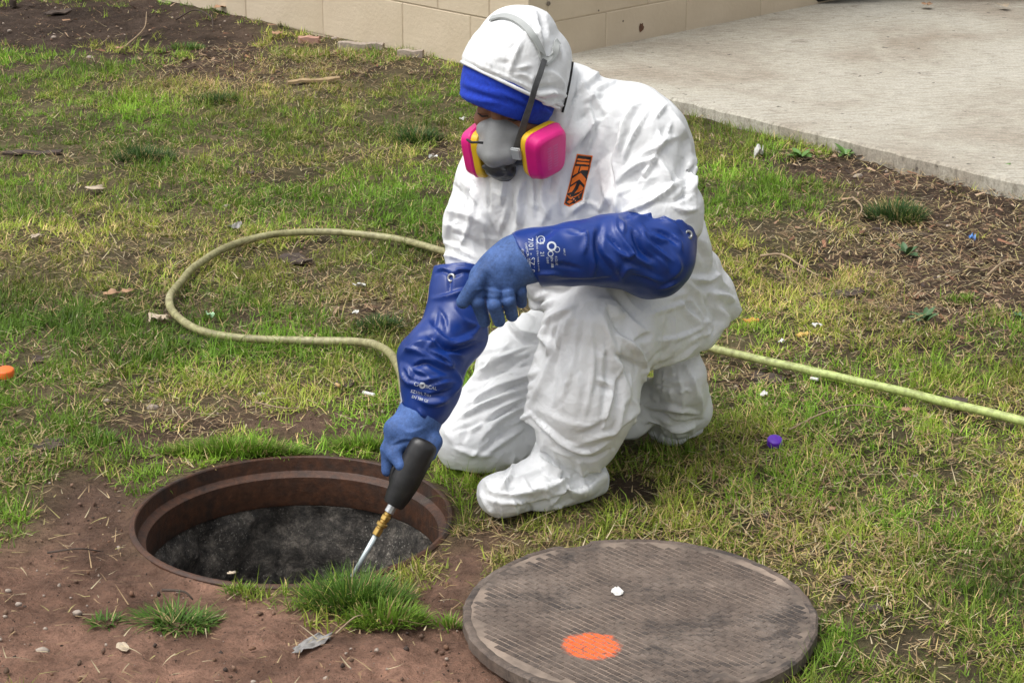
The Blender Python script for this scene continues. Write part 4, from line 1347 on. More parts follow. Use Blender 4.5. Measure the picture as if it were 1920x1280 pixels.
CREASES = [(c_[0], c_[1] * (2.0 if max(q[1] for q in c_[0]) < 215 and max(q[0] for q in c_[0]) < 1070 else 2.1 if max(q[1] for q in c_[0]) < 425 else 1.4), c_[2] * 0.9) for c_ in CREASES]
V = crumple(V, F, 8, 0.0030, 4)
V = folds(V, F, CREASES)
V = crisp(V, F, 0.13, 9, 12)
V[:, 2] = np.maximum(V[:, 2], 0.0)
M_SUIT, nt, b = new_mat("white_coverall_cloth")
n0 = noise_node(nt, 3.5, 5, 0.65)
r0 = ramp(nt, n0.outputs[0], [(0.35, (0.755, 0.765, 0.775)), (0.7, (0.72, 0.73, 0.73))])
nt.links.new(r0.outputs[0], b.inputs["Base Color"])
b.inputs["Roughness"].default_value = 0.5
b.inputs["Specular IOR Level"].default_value = 0.35
vo = N(nt, "ShaderNodeTexVoronoi", feature='F1', distance='MANHATTAN'); vo.inputs["Scale"].default_value = 42
wn = noise_node(nt, 12, 3)
tc = N(nt, "ShaderNodeTexCoord")
wm = N(nt, "ShaderNodeMix", data_type='RGBA'); wm.inputs[0].default_value = 0.10
nt.links.new(tc.outputs["Object"], wm.inputs[6]); nt.links.new(wn.outputs["Color"], wm.inputs[7]); nt.links.new(wm.outputs[2], vo.inputs["Vector"])
bump(nt, b, vo.outputs["Distance"], 0.12, 0.010)
me = mesh_np("coverall", V, F)
SUIT = obj("coverall", me, M_SUIT, PERSON)
SUIT_V, SUIT_F = V, F

# ---------------- surface lookup for things that lie on the cloth
from mathutils.bvhtree import BVHTree
def bvh_of(*vf):
    VV, FF, k = [], [], 0
    for v_, f_ in vf:
        VV.append(np.asarray(v_)); FF.append(np.asarray(f_) + k); k += len(v_)
    return BVHTree.FromPolygons([tuple(q) for q in np.vstack(VV)], [tuple(map(int, q)) for q in np.vstack(FF)])
def hit(bvh, u, v):
    h = bvh.ray_cast(Vector((0, 0, CAM_H)), Vector(ray(u, v)).normalized())
    if h[0] is None: return None
    n = np.array(h[1]); p = np.array(h[0])
    if n @ ray(u, v) > 0: n = -n
    return p, n

def ribbon(name, bvh, pts, width, thick, material, parent, lift=0.003, n=6, wtaper=None):
    "flat strap that follows the surface under the given picture points"
    c = catmull(np.array(pts, float), n)
    Q, NN = [], []
    for u, v in c:
        r_ = hit(bvh, u, v)
        if r_ is None: continue
        Q.append(r_[0] + r_[1] * lift); NN.append(r_[1])
    Q, NN = np.array(Q), np.array(NN)
    for _ in range(3):
        Q[1:-1] = 0.5 * Q[1:-1] + 0.25 * (Q[:-2] + Q[2:]); NN[1:-1] = 0.5 * NN[1:-1] + 0.25 * (NN[:-2] + NN[2:])
    T = np.gradient(Q, axis=0)
    V_, F_ = [], []
    m_ = len(Q)
    for i in range(m_):
        t = norm(T[i]); nn = norm(NN[i] - t * (NN[i] @ t)); s = np.cross(t, nn)
        w_ = width * (1 if wtaper is None else wtaper[0] + (wtaper[1] - wtaper[0]) * i / (m_ - 1)) / 2
        for a_, b_ in ((-1, 0), (-0.85, 1), (0.85, 1), (1, 0)):
            V_.append(Q[i] + s * w_ * a_ + nn * thick * b_)
        V_.append(Q[i] - nn * thick)
    for i in range(m_ - 1):
        for j in range(5):
            k = (j + 1) % 5
            F_.append((i * 5 + j, i * 5 + k, i * 5 + 5 + k, i * 5 + 5 + j))
    F_.append(tuple(range(5))); F_.append(tuple((m_ - 1) * 5 + j for j in range(4, -1, -1)))
    me = pymesh(name, V_, F_, True); me.set_sharp_from_angle(angle=math.radians(40))
    return obj(name, me, material, parent)

# ---------------- head: one skin surface with brow, lids, nose and ears (most of it covered)
SK = SDF(HC - 0.16, HC + 0.16, 0.0035)
SK.ell(H(0, 0.0, 0.0), HM, (0.074, 0.094, 0.112), 0.01)
SK.ell(H(0, 0.030, -0.055), HM, (0.060, 0.062, 0.070), 0.02)
SK.cone(H(-0.045, 0.083, 0.004), H(0.045, 0.083, 0.004), 0.013, 0.013, 0.012)                 # brow
SK.cone(H(0, 0.086, -0.012), H(0, 0.100, -0.046), 0.010, 0.012, 0.012)                          # nose
for s_ in (-1, 1):
    SK.ell(H(0.033 * s_, 0.094, -0.020), HM, (0.019, 0.012, 0.011), 0.008, op='sub')           # eye socket
    SK.ell(H(0.033 * s_, 0.079, -0.020), HM, (0.015, 0.013, 0.011), 0.004)                     # lid over the eye
    SK.cone(H(0.046 * s_, 0.075, -0.048), H(0.052 * s_, 0.058, -0.055), 0.017, 0.018, 0.015)  # cheek
    SK.ell(H(0.078 * s_, -0.005, -0.03), HM, (0.010, 0.018, 0.032), 0.006)                     # ear
SK.cone(H(-0.018, 0.095, -0.088), H(0.018, 0.095, -0.088), 0.009, 0.009, 0.010)               # mouth
SK.cone(H(0, 0.075, -0.118), H(0, 0.085, -0.112), 0.020, 0.018, 0.02)                           # chin
SK.cone(H(0, -0.03, -0.07), H(0.02, -0.07, -0.16), 0.055, 0.058, 0.02)                         # neck
Vh, Fh = SK.mesh(1)
M_SKIN = mat("brown_skin", (0.26, 0.125, 0.075), (0.21, 0.095, 0.058), 40, 0.5, 150, 0.15, 0.001)
obj("head", mesh_np("head", Vh, Fh), M_SKIN, PERSON)
M_HAIR = mat("dark_brow_hair", (0.012, 0.009, 0.007), (0.02, 0.014, 0.01), 90, 0.7, 300, 0.6, 0.002)
for s_ in (-1, 1):
    tube("eyebrow", [H(0.014 * s_, 0.0975, 0.001), H(0.030 * s_, 0.0965, 0.006), H(0.047 * s_, 0.088, 0.003)], [0.003, 0.0042, 0.002], M_HAIR, PERSON, 6)
    tube("eyelash", [H(0.021 * s_, 0.0925, -0.0245), H(0.033 * s_, 0.0935, -0.0265), H(0.045 * s_, 0.0885, -0.0245)], [0.001, 0.0018, 0.001], M_HAIR, PERSON, 6)

# ---------------- blue fleece cap showing below the hood
CAPS = SDF(HC - 0.19, HC + 0.19, 0.0038)
capbot = line_plane((848, 182), (1050, 250))
cb_n = norm(capbot[1] + np.array((0, 0.10, 0)))
cb_p = P(948, 215.5, 3.93)
CAPS.ell(hc2 + cam2w(-0.005, -0.010, 0.004), HOODM, (0.096, 0.109, 0.124), 0.01, clip=[[(cb_p, -cb_n)]])
pts = []
CAPS.ell(hc2 + cam2w(-0.008, -0.020, -0.006), HOODM, (0.084, 0.098, 0.110), 0.008, op='sub')
CAPS.half(P(1056, 215, 4.0), norm(cam2w(1, 0.0, -0.2)), HC - 0.2, HC + 0.2)
Vc_, Fc_ = CAPS.mesh(2)
capf = [([(858,150),(900,166),(950,180),(1040,215)], 4, 16), ([(853,170),(890,186),(940,192)], 5, 14), ([(856,160),(905,178),(960,196)], -3, 10), ([(930,172),(960,190),(1000,205)], -4, 14), ([(985,185),(1010,205)], -5, 12), ([(1010,190),(1035,215)], 4, 12), ([(870,140),(880,170)], 2, 10), ([(905,150),(920,180)], -2, 12)]
Vc_ = folds(Vc_, Fc_, capf)
M_FLEECE, nt, b = new_mat("royal_blue_fleece")
n0 = noise_node(nt, 160, 4, 0.7)
r0 = ramp(nt, n0.outputs[0], [(0.3, (0.003, 0.022, 0.30)), (0.7, (0.006, 0.045, 0.46))])
nt.links.new(r0.outputs[0], b.inputs["Base Color"])
b.inputs["Roughness"].default_value = 0.9
b.inputs["Sheen Weight"].default_value = 0.25
b.inputs["Sheen Tint"].default_value = (0.1, 0.2, 1, 1)
bump(nt, b, n0.outputs[0], 0.5, 0.002)
obj("fleece_cap", mesh_np("fleece_cap", Vc_, Fc_), M_FLEECE, PERSON)

# ---------------- respirator
M_MASK = mat("grey_mask_rubber", (0.27, 0.275, 0.275), (0.22, 0.225, 0.225), 30, 0.45, 120, 0.1, 0.001)
M_DARKMASK = mat("dark_mask_plastic", (0.045, 0.047, 0.05), (0.03, 0.031, 0.034), 30, 0.38)
M_PINK = mat("magenta_cartridge", (0.72, 0.012, 0.22), (0.64, 0.010, 0.19), 14, 0.36, 200, 0.06, 0.001)
M_PINK2 = mat("pale_magenta_print", (0.70, 0.10, 0.32), (0.66, 0.09, 0.30), 14, 0.5)
M_YEL = mat("yellow_cartridge_base", (0.78, 0.50, 0.02), (0.72, 0.44, 0.015), 14, 0.45)
M_STRAP = mat("dark_grey_strap", (0.085, 0.088, 0.09), (0.06, 0.062, 0.065), 120, 0.8, 400, 0.3, 0.0006)
M_YOKE = mat("light_grey_harness", (0.40, 0.415, 0.405), (0.34, 0.355, 0.345), 40, 0.5)
RS = empty("respirator", tuple(H(0, 0.12, -0.09)))
RS.parent = PERSON
RS.location = Vector(H(0, 0.12, -0.09)) - Vector(PERSON.location)
MS = SDF(HC - 0.20, HC + 0.20, 0.003)
MS.ell(H(0, 0.085, -0.085), HM, (0.053, 0.045, 0.056), 0.012)
MS.cone(H(0, 0.100, -0.040), H(0, 0.132, -0.085), 0.016, 0.024, 0.02)
MS.cone(H(-0.036, 0.088, -0.060), H(0.036, 0.088, -0.060), 0.016, 0.016, 0.015)
MS.cone(H(-0.022, 0.120, -0.085), H(0.022, 0.120, -0.085), 0.020, 0.020, 0.012)
Vm, Fm = MS.mesh(1)
obj("facepiece", mesh_np("facepiece", Vm, Fm), M_MASK, RS)
MS = SDF(HC - 0.22, HC + 0.20, 0.003)
MS.cone(H(0, 0.126, -0.112), H(0, 0.108, -0.138), 0.027, 0.024, 0.01)
MS.cone(H(-0.048, 0.100, -0.100), H(0.052, 0.100, -0.100), 0.021, 0.021, 0.01)
MS.cone(H(-0.02, 0.125, -0.128), H(0.02, 0.125, -0.128), 0.012, 0.012, 0.006)
MS.cone(H(-0.024, 0.143, -0.108), H(0.024, 0.143, -0.108), 0.004, 0.004, 0.003)
MS.cone(H(-0.016, 0.146, -0.119), H(0.016, 0.146, -0.119), 0.003, 0.003, 0.003)
Vw, Fw = MS.mesh(1)
obj("valve_housing", mesh_np("valve_housing", Vw, Fw), M_DARKMASK, RS)

def cartridge(c, nrm, longax, hw, hh):
    "pink filter cartridge on its yellow base; c = centre of the base's inner face"
    z = norm(nrm); y = norm(longax - z * (longax @ z)); x = np.cross(y, z)
    def loft(layers, name, material):
        V_, F_, K = [], [], 56
        for dz, s, skew in layers:
            for k in range(K):
                a = 2 * math.pi * k / K
                ex = 4.5
                ca_, sa_ = math.cos(a), math.sin(a)
                px = math.copysign(abs(ca_) ** (2 / ex), ca_); py = math.copysign(abs(sa_) ** (2 / ex), sa_)
                tap = 1 + 0.10 * py
                V_.append(c + x * (px * hw * s * tap) + y * (py * (hh - hw * (1 - s))) + z * dz)
        n_ = len(layers)
        for i in range(n_ - 1):
            for k in range(K):
                F_.append((i * K + k, i * K + (k + 1) % K, (i + 1) * K + (k + 1) % K, (i + 1) * K + k))
        F_.append(tuple(range(K - 1, -1, -1))); F_.append(tuple((n_ - 1) * K + k for k in range(K)))
        me = pymesh(name, V_, F_, True); me.set_sharp_from_angle(angle=math.radians(38))
        return obj(name, me, material, RS)
    loft([(0, 0.92, 0), (0.002, 0.97, 0), (0.012, 1.0, 0), (0.0145, 0.985, 0)], "cartridge_base", M_YEL)
    loft([(0.0135, 0.95, 0), (0.0165, 1.01, 0), (0.0195, 1.02, 0), (0.0215, 0.99, 0), (0.036, 0.90, 0), (0.0395, 0.86, 0), (0.043, 0.74, 0), (0.0435, 0.70, 0)], "cartridge", M_PINK)
    return x, y, z
cn = H(0.068, 0.086, -0.090)
ax = cartridge(cn, HR * 0.90 + HF * 0.36 - HU * 0.02, HU * 1.0 - HF * 0.05 + HR * 0.30, 0.043, 0.050)
cartridge(H(-0.036, 0.088, -0.112), -HR * 0.98 - HF * 0.04 - HU * 0.04, HU * 1.0 - HF * 0.22 - HR * 0.20, 0.042, 0.050)
# faint raised print on the near cartridge: two columns of short marks
bm = bmesh.new()
rr = random.Random(3)
for colx in (-0.009, 0.007):
    for i in range(9):
        y0 = -0.024 + i * 0.0056
        wv = rr.uniform(0.004, 0.0062)
        q = [cn + ax[0] * (colx + a_) + ax[1] * (y0 + b_) + ax[2] * 0.0441 for a_, b_ in ((-wv, -0.0014), (wv, -0.0014), (wv, 0.0016), (-wv, 0.0016))]
        bm.faces.new([bm.verts.new(p_) for p_ in q])
obj("cartridge_print", bm_mesh("cartridge_print", bm), M_PINK2, RS)
# straps: dark webbing up over cap and hood into the pale head harness
HB = bvh_of((SUIT_V, SUIT_F), (Vc_, Fc_), (Vm, Fm))
M_BUCK = mat("pale_buckle", (0.42, 0.44, 0.44), (0.36, 0.38, 0.38), 40, 0.4)
sp = [H(0.044, 0.104, -0.072), H(0.053, 0.108, -0.040)]
def strap_pts(pp):
    out_ = []
    for u, v in pp:
        r_ = hit(HB, u, v)
        out_.append(r_[0] + r_[1] * 0.003 + norm(np.array((0, 0, CAM_H)) - r_[0]) * 0.005)
    return out_
HB = bvh_of((SUIT_V, SUIT_F), (Vc_, Fc_), (Vm, Fm), (Vh, Fh))
line = strap_pts([(966, 284), (971, 266), (977, 246), (984, 222), (993, 192), (1003, 162), (1012, 137), (1019, 112)])
sp0 = line[0]
for _ in range(2):
    line = [line[0]] + [np.minimum(q_, 0.5 * (p_ + r_) + np.array((9, 0, 9))) for p_, q_, r_ in zip(line, line[1:], line[2:])] + [line[-1]]
line = catmull(np.array(line), 8)
Vr, Fr = [], []
for i in range(len(line)):
    t = norm(line[min(i + 1, len(line) - 1)] - line[max(i - 1, 0)])
    nn = norm(np.array((0, 0, CAM_H)) - line[i]); nn = norm(nn + HR * 0.5); nn = norm(nn - t * (nn @ t)); s_ = np.cross(t, nn)
    w_ = 0.0085 - 0.003 * min(1, i / (len(line) * 0.6))
    for a_, b_ in ((-1, -0.001), (-1, 0.001), (1, 0.001), (1, -0.001)):
        Vr.append(line[i] + s_ * w_ * a_ + nn * b_)
for i in range(len(line) - 1):
    for j in range(4):
        Fr.append((i * 4 + j, i * 4 + (j + 1) % 4, i * 4 + 4 + (j + 1) % 4, i * 4 + 4 + j))
Fr += [(0, 1, 2, 3), tuple((len(line) - 1) * 4 + j for j in (3, 2, 1, 0))]
obj("strap", pymesh("strap", Vr, Fr), M_STRAP, RS)
bq = sp0 + np.array((0, -0.002, -0.004))
bm = bmesh.new(); bmesh.ops.create_cube(bm, size=1)
bmesh.ops.scale(bm, vec=(0.020, 0.008, 0.026), verts=bm.verts); bmesh.ops.bevel(bm, geom=bm.edges[:], offset=0.002, segments=2, affect='EDGES')
bmesh.ops.transform(bm, matrix=Matrix([[*HM[i], bq[i]] for i in range(3)] + [[0, 0, 0, 1]]), verts=bm.verts)
obj("buckle", bm_mesh("buckle", bm, False), M_BUCK, RS)
HB2 = bvh_of((SUIT_V, SUIT_F))
ribbon("harness", HB2, [(922, 38), (948, 33), (975, 44), (998, 68), (1012, 96), (1019, 118)], 0.015, 0.003, M_YOKE, RS, 0.003, 6)
ribbon("harness", HB2, [(1043, 80), (1041, 96), (1033, 108), (1020, 119)], 0.014, 0.003, M_YOKE, RS, 0.0035, 6)
Qh = [hit(HB2, u, v) for u, v in ((1008, 96), (1018, 106), (1030, 108), (1040, 98), (1034, 112), (1022, 124), (1015, 120), (1010, 108))]
ctr = hit(HB2, 1022, 110)
obj("harness_web", pymesh("harness_web", [q[0] + q[1] * 0.006 for q in Qh] + [ctr[0] + ctr[1] * 0.008] + [q[0] - q[1] * 0.001 for q in Qh],
    [(i, (i + 1) % 8, 8) for i in range(8)] + [(i, (i + 1) % 8, 9 + (i + 1) % 8, 9 + i) for i in range(8)], True), M_YOKE, RS)
M_BLACK = mat("black_elastic", (0.012, 0.012, 0.013), (0.02, 0.02, 0.02), 60, 0.7)
lw = [hit(HB2, u, v) for u, v in ((1054, 210), (1060, 185), (1065, 160), (1069, 138), (1072, 116))]
tube("neck_strap", catmull([q[0] + q[1] * 0.002 for q in lw if q], 6), 0.0022, M_BLACK, RS, 6)
tube("neck_strap", catmull([P(876, 262, 3.93), P(884, 267, 3.90), P(894, 267, 3.885), P(906, 268, 3.885)], 5), 0.0026, M_BLACK, RS, 6)
hr_ = np.array((0.106, 0.120, 0.139)) - 0.001
hem = []
for q in np.linspace(0, 1, 60):                  # where the hood ends over the fleece: its elastic hem
    d_ = ray(855 + (1062 - 855) * q, 112.6 + (211.8 - 112.6) * q - 1.5)
    o_ = (np.array((0, 0, CAM_H)) - hc2) @ HOODM / hr_; dd = d_ @ HOODM / hr_
    A2, B2, C2 = dd @ dd, 2 * o_ @ dd, o_ @ o_ - 1
    ds = B2 * B2 - 4 * A2 * C2
    if ds > 0: hem.append(np.array((0, 0, CAM_H)) + d_ * ((-B2 - math.sqrt(ds)) / (2 * A2)))
tube("hood_hem", hem, 0.0036, M_SUIT, SUIT, 8)

# ---------------- gauntlets
def glove_mats():
    m, nt, b = new_mat("glossy_blue_sleeve")
    n0 = noise_node(nt, 6, 4, 0.6)
    r0 = ramp(nt, n0.outputs[0], [(0.35, (0.004, 0.026, 0.165)), (0.7, (0.006, 0.038, 0.23))])
    nt.links.new(r0.outputs[0], b.inputs["Base Color"])
    n1 = noise_node(nt, 30, 4, 0.6)
    r1 = ramp(nt, n1.outputs[0], [(0.3, (0.30, 0.30, 0.30)), (0.7, (0.48, 0.48, 0.48))])
    nt.links.new(r1.outputs[0], b.inputs["Roughness"])
    n2 = noise_node(nt, 22, 3, 0.5)
    bump(nt, b, n2.outputs[0], 0.15, 0.004)
    m2, nt, b = new_mat("rough_blue_palm_coating")
    n0 = noise_node(nt, 170, 4, 0.7)
    n3 = noise_node(nt, 14, 4, 0.6)
    r3 = ramp(nt, n3.outputs[0], [(0.3, (0.024, 0.062, 0.18)), (0.7, (0.070, 0.145, 0.38))])
    r0 = ramp(nt, n0.outputs[0], [(0.3, (0.7, 0.7, 0.7)), (0.7, (1.3, 1.3, 1.3))])
    nt.links.new(mixc(nt, r3.outputs[0], r0.outputs[0], 1.0, 'MULTIPLY'), b.inputs["Base Color"])
    b.inputs["Roughness"].default_value = 0.72
    bump(nt, b, n0.outputs[0], 0.5, 0.0015)
    return m, m2
M_SLEEVE, M_PALM = glove_mats()

def sub_obj(name, V_, F_, material, parent):
    return obj(name, mesh_np(name, V_, F_), material, parent)

# near arm: forearm across the knee, hand hanging open
G = SDF((-0.02, 3.66, 0.33), (0.42, 4.05, 0.72), 0.0036)
G.cone(P(1220, 474, 3.905), P(1150, 470, 3.86), 0.084, 0.065, 0.02)
G.cone(P(1228, 440, 3.93), P(1222, 474, 3.905), 0.080, 0.082, 0.02)
G.cone(P(1150, 470, 3.86), P(1080, 476, 3.83), 0.063, 0.055, 0.03)
G.cone(P(1080, 474, 3.83), P(1006, 482, 3.80), 0.055, 0.050, 0.03)
c0 = P(1228, 408, 3.93); cn0 = norm(P(1246, 330, 3.96) - P(1225, 450, 3.92))
G.half(c0, cn0, c0 - 0.2, c0 + 0.2)
w0 = P(992, 497, 3.80)                            # sleeve end: a slanting hem over the back of the hand
_, wn = line_plane((972, 460), (1012, 534))
G.cone(P(1006, 482, 3.80), P(975, 484, 3.79), 0.050, 0.0455, 0.03)
G.half(w0, wn, w0 - 0.12, w0 + 0.12)
Vg, Fg = G.mesh(2)
SLF = [ # glossy folds of the near sleeve
 ([(1160,402),(1155,425),(1170,450),(1185,470),(1178,482),(1160,474),(1140,450)], 7, 11), ([(1200,420),(1215,440),(1240,450),(1256,448)], 8, 12), ([(1200,428),(1212,452),(1245,478),(1262,490)], 8, 13), ([(1185,425),(1205,470),(1230,488)], -9, 14), ([(1130,420),(1120,450),(1128,480),(1150,510),(1165,530)], -7, 16),
 ([(1115,425),(1108,460),(1118,500)], 5, 18), ([(1160,530),(1180,500),(1215,515),(1250,530)], 5, 16), ([(1175,400),(1195,410),(1225,400)], 7, 12), ([(1240,405),(1262,420),(1280,440)], 6, 14), ([(1225,430),(1250,440),(1275,460)], -7, 12), ([(1260,470),(1275,500),(1255,525)], 5, 16), ([(1000,450),(1015,442),(1040,430)], -6, 16), ([(1050,430),(1080,445),(1110,430)], 4, 18), ([(1040,525),(1100,528),(1150,520)], -5, 14), ([(1170,455),(1190,480),(1225,500)], 6, 12), ([(1140,440),(1165,470)], -7, 10),
 ([(975,463),(990,475),(1003,492),(1012,520)], 6, 8)]
for cx_, cy_, a_, L_ in ((1185,500,30,50),(1210,525,20,60),(1110,500,80,40),(1125,450,100,50),(1060,500,10,70),(1075,435,15,50),(1240,495,50,40),(1270,455,60,36),(1255,535,-20,40),(1190,440,60,40),(1165,425,75,34),(1150,495,60,40),(1095,455,95,50),(1030,515,5,50)):
    a_ = math.radians(a_)
    SLF.append(([(cx_ - math.cos(a_) * L_ / 2, cy_ - math.sin(a_) * L_ / 2), (cx_ + 4, cy_ - 3), (cx_ + math.cos(a_) * L_ / 2, cy_ + math.sin(a_) * L_ / 2)], random.choice((-4, 5, 5)), random.uniform(8, 13)))
SLF += [([(1152,404),(1180,398),(1215,395),(1262,405),(1302,434)], 4, 6), ([(1156,414),(1184,408),(1216,405),(1258,415),(1294,440)], -4, 6)]
Vg = crumple(Vg, Fg, 6, 0.0028, 9, 8, 18)
Vg = folds(Vg, Fg, [(c_[0], c_[1] * 1.35, c_[2] * 0.9) for c_ in SLF])
Vg = crisp(Vg, Fg, 0.16, 8, 8)
GL = SDF((-0.13, 3.66, 0.34), (0.16, 3.90, 0.64), 0.0024)
GL.cone(P(1040, 480, 3.815), P(985, 483, 3.793), 0.046, 0.0455, 0.015)
GL.cone(P(985, 483, 3.793), P(950, 498, 3.787), 0.0455, 0.040, 0.015)
GL.cone(P(975, 488, 3.795), P(930, 512, 3.785), 0.041, 0.036, 0.015)
GL.cone(P(955, 478, 3.79), P(905, 518, 3.775), 0.030, 0.024, 0.015)
GL.cone(P(905, 528, 3.772), P(955, 528, 3.772), 0.022, 0.022, 0.014)
for pts, rd in (([(899, 530, 3.768), (896, 566, 3.748), (908, 603, 3.766)], (0.0150, 0.0135, 0.0115)),
                ([(925, 538, 3.762), (927, 572, 3.738), (936, 602, 3.760)], (0.0152, 0.0136, 0.0118)),
                ([(951, 534, 3.766), (954, 564, 3.748), (960, 592, 3.770)], (0.0145, 0.0130, 0.0115)),
                ([(970, 520, 3.782), (976, 546, 3.772), (978, 568, 3.790)], (0.0125, 0.0118, 0.0105)),
                ([(918, 503, 3.770), (890, 533, 3.748), (868, 566, 3.744)], (0.0200, 0.0150, 0.0130))):
    GL.chain([P(*q) for q in pts], rd, 0.0022)
Vl, Fl = GL.mesh(1)
Vl = folds(Vl, Fl, [([(885,545),(910,541),(935,548),(968,543)], 3, 9), ([(890,556),(930,560),(970,553)], -3, 9), ([(905,505),(925,530)], -3, 14), ([(950,480),(960,510)], 3, 14), ([(940,545),(943,600)], -2, 4)])
glove = obj("glove", mesh_np("glove", Vl, Fl), M_PALM, PERSON)
glove["label"] = "blue gloved hand hanging open over the raised knee"
obj("gauntlet_sleeve", mesh_np("gauntlet_sleeve", Vg, Fg), M_SLEEVE, glove)
SLEEVE_NEAR = (Vg, Fg)

# far arm: reaching down to the spray gun
G = SDF((-0.27, 3.72, 0.10), (0.02, 4.10, 0.56), 0.0036)
ch = [(868, 505, 3.995), (860, 560, 3.965), (854, 620, 3.93), (812, 672, 3.89), (808, 722, 3.862), (800, 762, 3.842)]
G.chain([P(*q) for q in ch], (0.056, 0.055, 0.060, 0.064, 0.054, 0.044), 0.025)
c0 = P(868, 502, 3.99); cn0 = norm(P(878, 420, 4.03) - P(866, 540, 3.97))
G.half(c0, cn0, c0 - 0.1, c0 + 0.1)
Vg2, Fg2 = G.mesh(2)
SLF2 = [([(812,515),(830,508),(850,515),(870,508),(895,516)], -5, 9), ([(820,505),(840,503)], 5, 8), ([(855,505),(880,506)], 5, 8), ([(808,560),(840,555),(870,545),(900,548)], 6, 14), ([(800,600),(840,640),(880,630),(905,605)], 8, 16), ([(800,625),(840,655),(880,648),(908,640)], -9, 14), ([(752,665),(790,640),(830,650)], 6, 18), ([(805,665),(830,680),(845,685),(835,672),(800,655)], 9, 10), ([(770,690),(800,680),(840,700)], -8, 12), ([(750,680),(765,715),(800,720)], 7, 14), ([(765,700),(790,712),(830,705)], 6, 12), ([(850,690),(862,715),(850,740)], 6, 14), ([(780,745),(810,755),(845,745)], 7, 12), ([(775,735),(810,742),(850,728)], -7, 10), ([(850,575),(870,600),(905,612)], 5, 14), ([(820,580),(812,620)], -5, 14), ([(785,765),(800,785)], 6, 10)]
for cx_, cy_, a_, L_ in ((840,530,85,40),(880,570,20,40),(830,600,70,50),(870,640,-20,50),(780,660,20,50),(790,700,30,50),(830,720,-10,50),(810,640,-50,40),(850,665,10,40),(765,700,60,40),(820,750,10,40)):
    a_ = math.radians(a_)
    SLF2.append(([(cx_ - math.cos(a_) * L_ / 2, cy_ - math.sin(a_) * L_ / 2), (cx_ + 4, cy_ - 3), (cx_ + math.cos(a_) * L_ / 2, cy_ + math.sin(a_) * L_ / 2)], random.choice((-5, 5, 6)), random.uniform(8, 13)))
Vg2 = crumple(Vg2, Fg2, 6, 0.0028, 12, 8, 18)
Vg2 = folds(Vg2, Fg2, [(c_[0], c_[1] * 1.35, c_[2] * 0.9) for c_ in SLF2])
Vg2 = crisp(Vg2, Fg2, 0.16, 8, 8)
GL = SDF((-0.30, 3.70, -0.02), (-0.08, 3.92, 0.24), 0.0028)
GL.cone(P(800, 758, 3.845), P(785, 785, 3.838), 0.040, 0.042, 0.015)
GL.cone(P(785, 785, 3.838), P(765, 812, 3.822), 0.042, 0.037, 0.015)
GL.cone(P(742, 805, 3.812), P(785, 825, 3.812), 0.024, 0.024, 0.015)
for pts, rd in (([(742, 808, 3.805), (728, 842, 3.797), (726, 882, 3.792)], (0.0170, 0.0145, 0.0115)),
                ([(755, 820, 3.800), (738, 850, 3.785), (752, 872, 3.770), ], (0.0160, 0.0140, 0.0120)),
                ([(770, 828, 3.806), (756, 860, 3.800), (772, 880, 3.790)], (0.0150, 0.0140, 0.0120)),
                ([(785, 832, 3.812), (776, 862, 3.812), (790, 872, 3.800)], (0.0140, 0.0130, 0.0110)),
                ([(800, 800, 3.825), (814, 828, 3.805), (806, 852, 3.785)], (0.0190, 0.0155, 0.0130))):
    GL.chain([P(*q) for q in pts], rd, 0.006)
Vl2, Fl2 = GL.mesh(1)
Vl2 = folds(Vl2, Fl2, [([(735,835),(760,828),(785,830)], -5, 10), ([(740,790),(765,810),(800,800)], 3, 12)])
glove2 = obj("glove", mesh_np("glove", Vl2, Fl2), M_PALM, PERSON)
glove2["label"] = "blue gloved hand gripping the black spray gun"
obj("gauntlet_sleeve", mesh_np("gauntlet_sleeve", Vg2, Fg2), M_SLEEVE, glove2)
# eyelet in the far cuff and on the near elbow
M_EYE = mat("metal_eyelet", (0.45, 0.46, 0.46), (0.35, 0.36, 0.36), 50, 0.35, metal=0.8)
for vf, (u, v), par in (((Vg2, Fg2), (846, 521), glove2), ((Vg, Fg), (1291, 440), glove)):
    B_ = bvh_of(vf); h_ = hit(B_, u, v)
    Vt, Ft = lathe_vf([(0.0045, -0.001), (0.0045, 0.0016), (0.0065, 0.0026), (0.0088, 0.0016), (0.0095, -0.001)], 24)
    Rm = frame_from(h_[1] + norm(np.array((0, 0, CAM_H)) - h_[0]) * 0.9)
    obj("eyelet", pymesh("eyelet", Vt @ Rm.T + h_[0], Ft, True), M_EYE, par)

# ---------------- flat print and the chest badge, laid onto the cloth
def decal(name, polys, bvh, material, parent, lift=0.0012, step=3.0):
    "polygons in picture points, cut into small cells and laid on the surface"
    bm = bmesh.new()
    for poly in polys:
        poly = np.array(poly, float)
        tb = bmesh.new()
        f_ = tb.faces.new([tb.verts.new((p_[0], p_[1], 0)) for p_ in poly])
        for axis, lo_, hi_ in ((0, poly[:, 0].min(), poly[:, 0].max()), (1, poly[:, 1].min(), poly[:, 1].max())):
            x_ = lo_ + step
            while x_ < hi_ - 0.5:
                pl = [0, 0, 0]; pl[axis] = x_; no = [0, 0, 0]; no[axis] = 1
                bmesh.ops.bisect_plane(tb, geom=tb.verts[:] + tb.edges[:] + tb.faces[:], plane_co=pl, plane_no=no)
                x_ += step
        idx = {}
        for v_ in tb.verts:
            h_ = hit(bvh, v_.co.x, v_.co.y)
            if h_: idx[v_] = bm.verts.new(h_[0] + h_[1] * lift)
        for f_ in tb.faces:
            vs = [idx[q] for q in f_.verts if q in idx]
            if len(vs) == len(f_.verts): bm.faces.new(vs)
        tb.free()
    me = bm_mesh(name, bm, True)
    return obj(name, me, material, parent)
M_BADGEK = mat("badge_black", (0.014, 0.012, 0.012), (0.02, 0.018, 0.018), 40, 0.6)
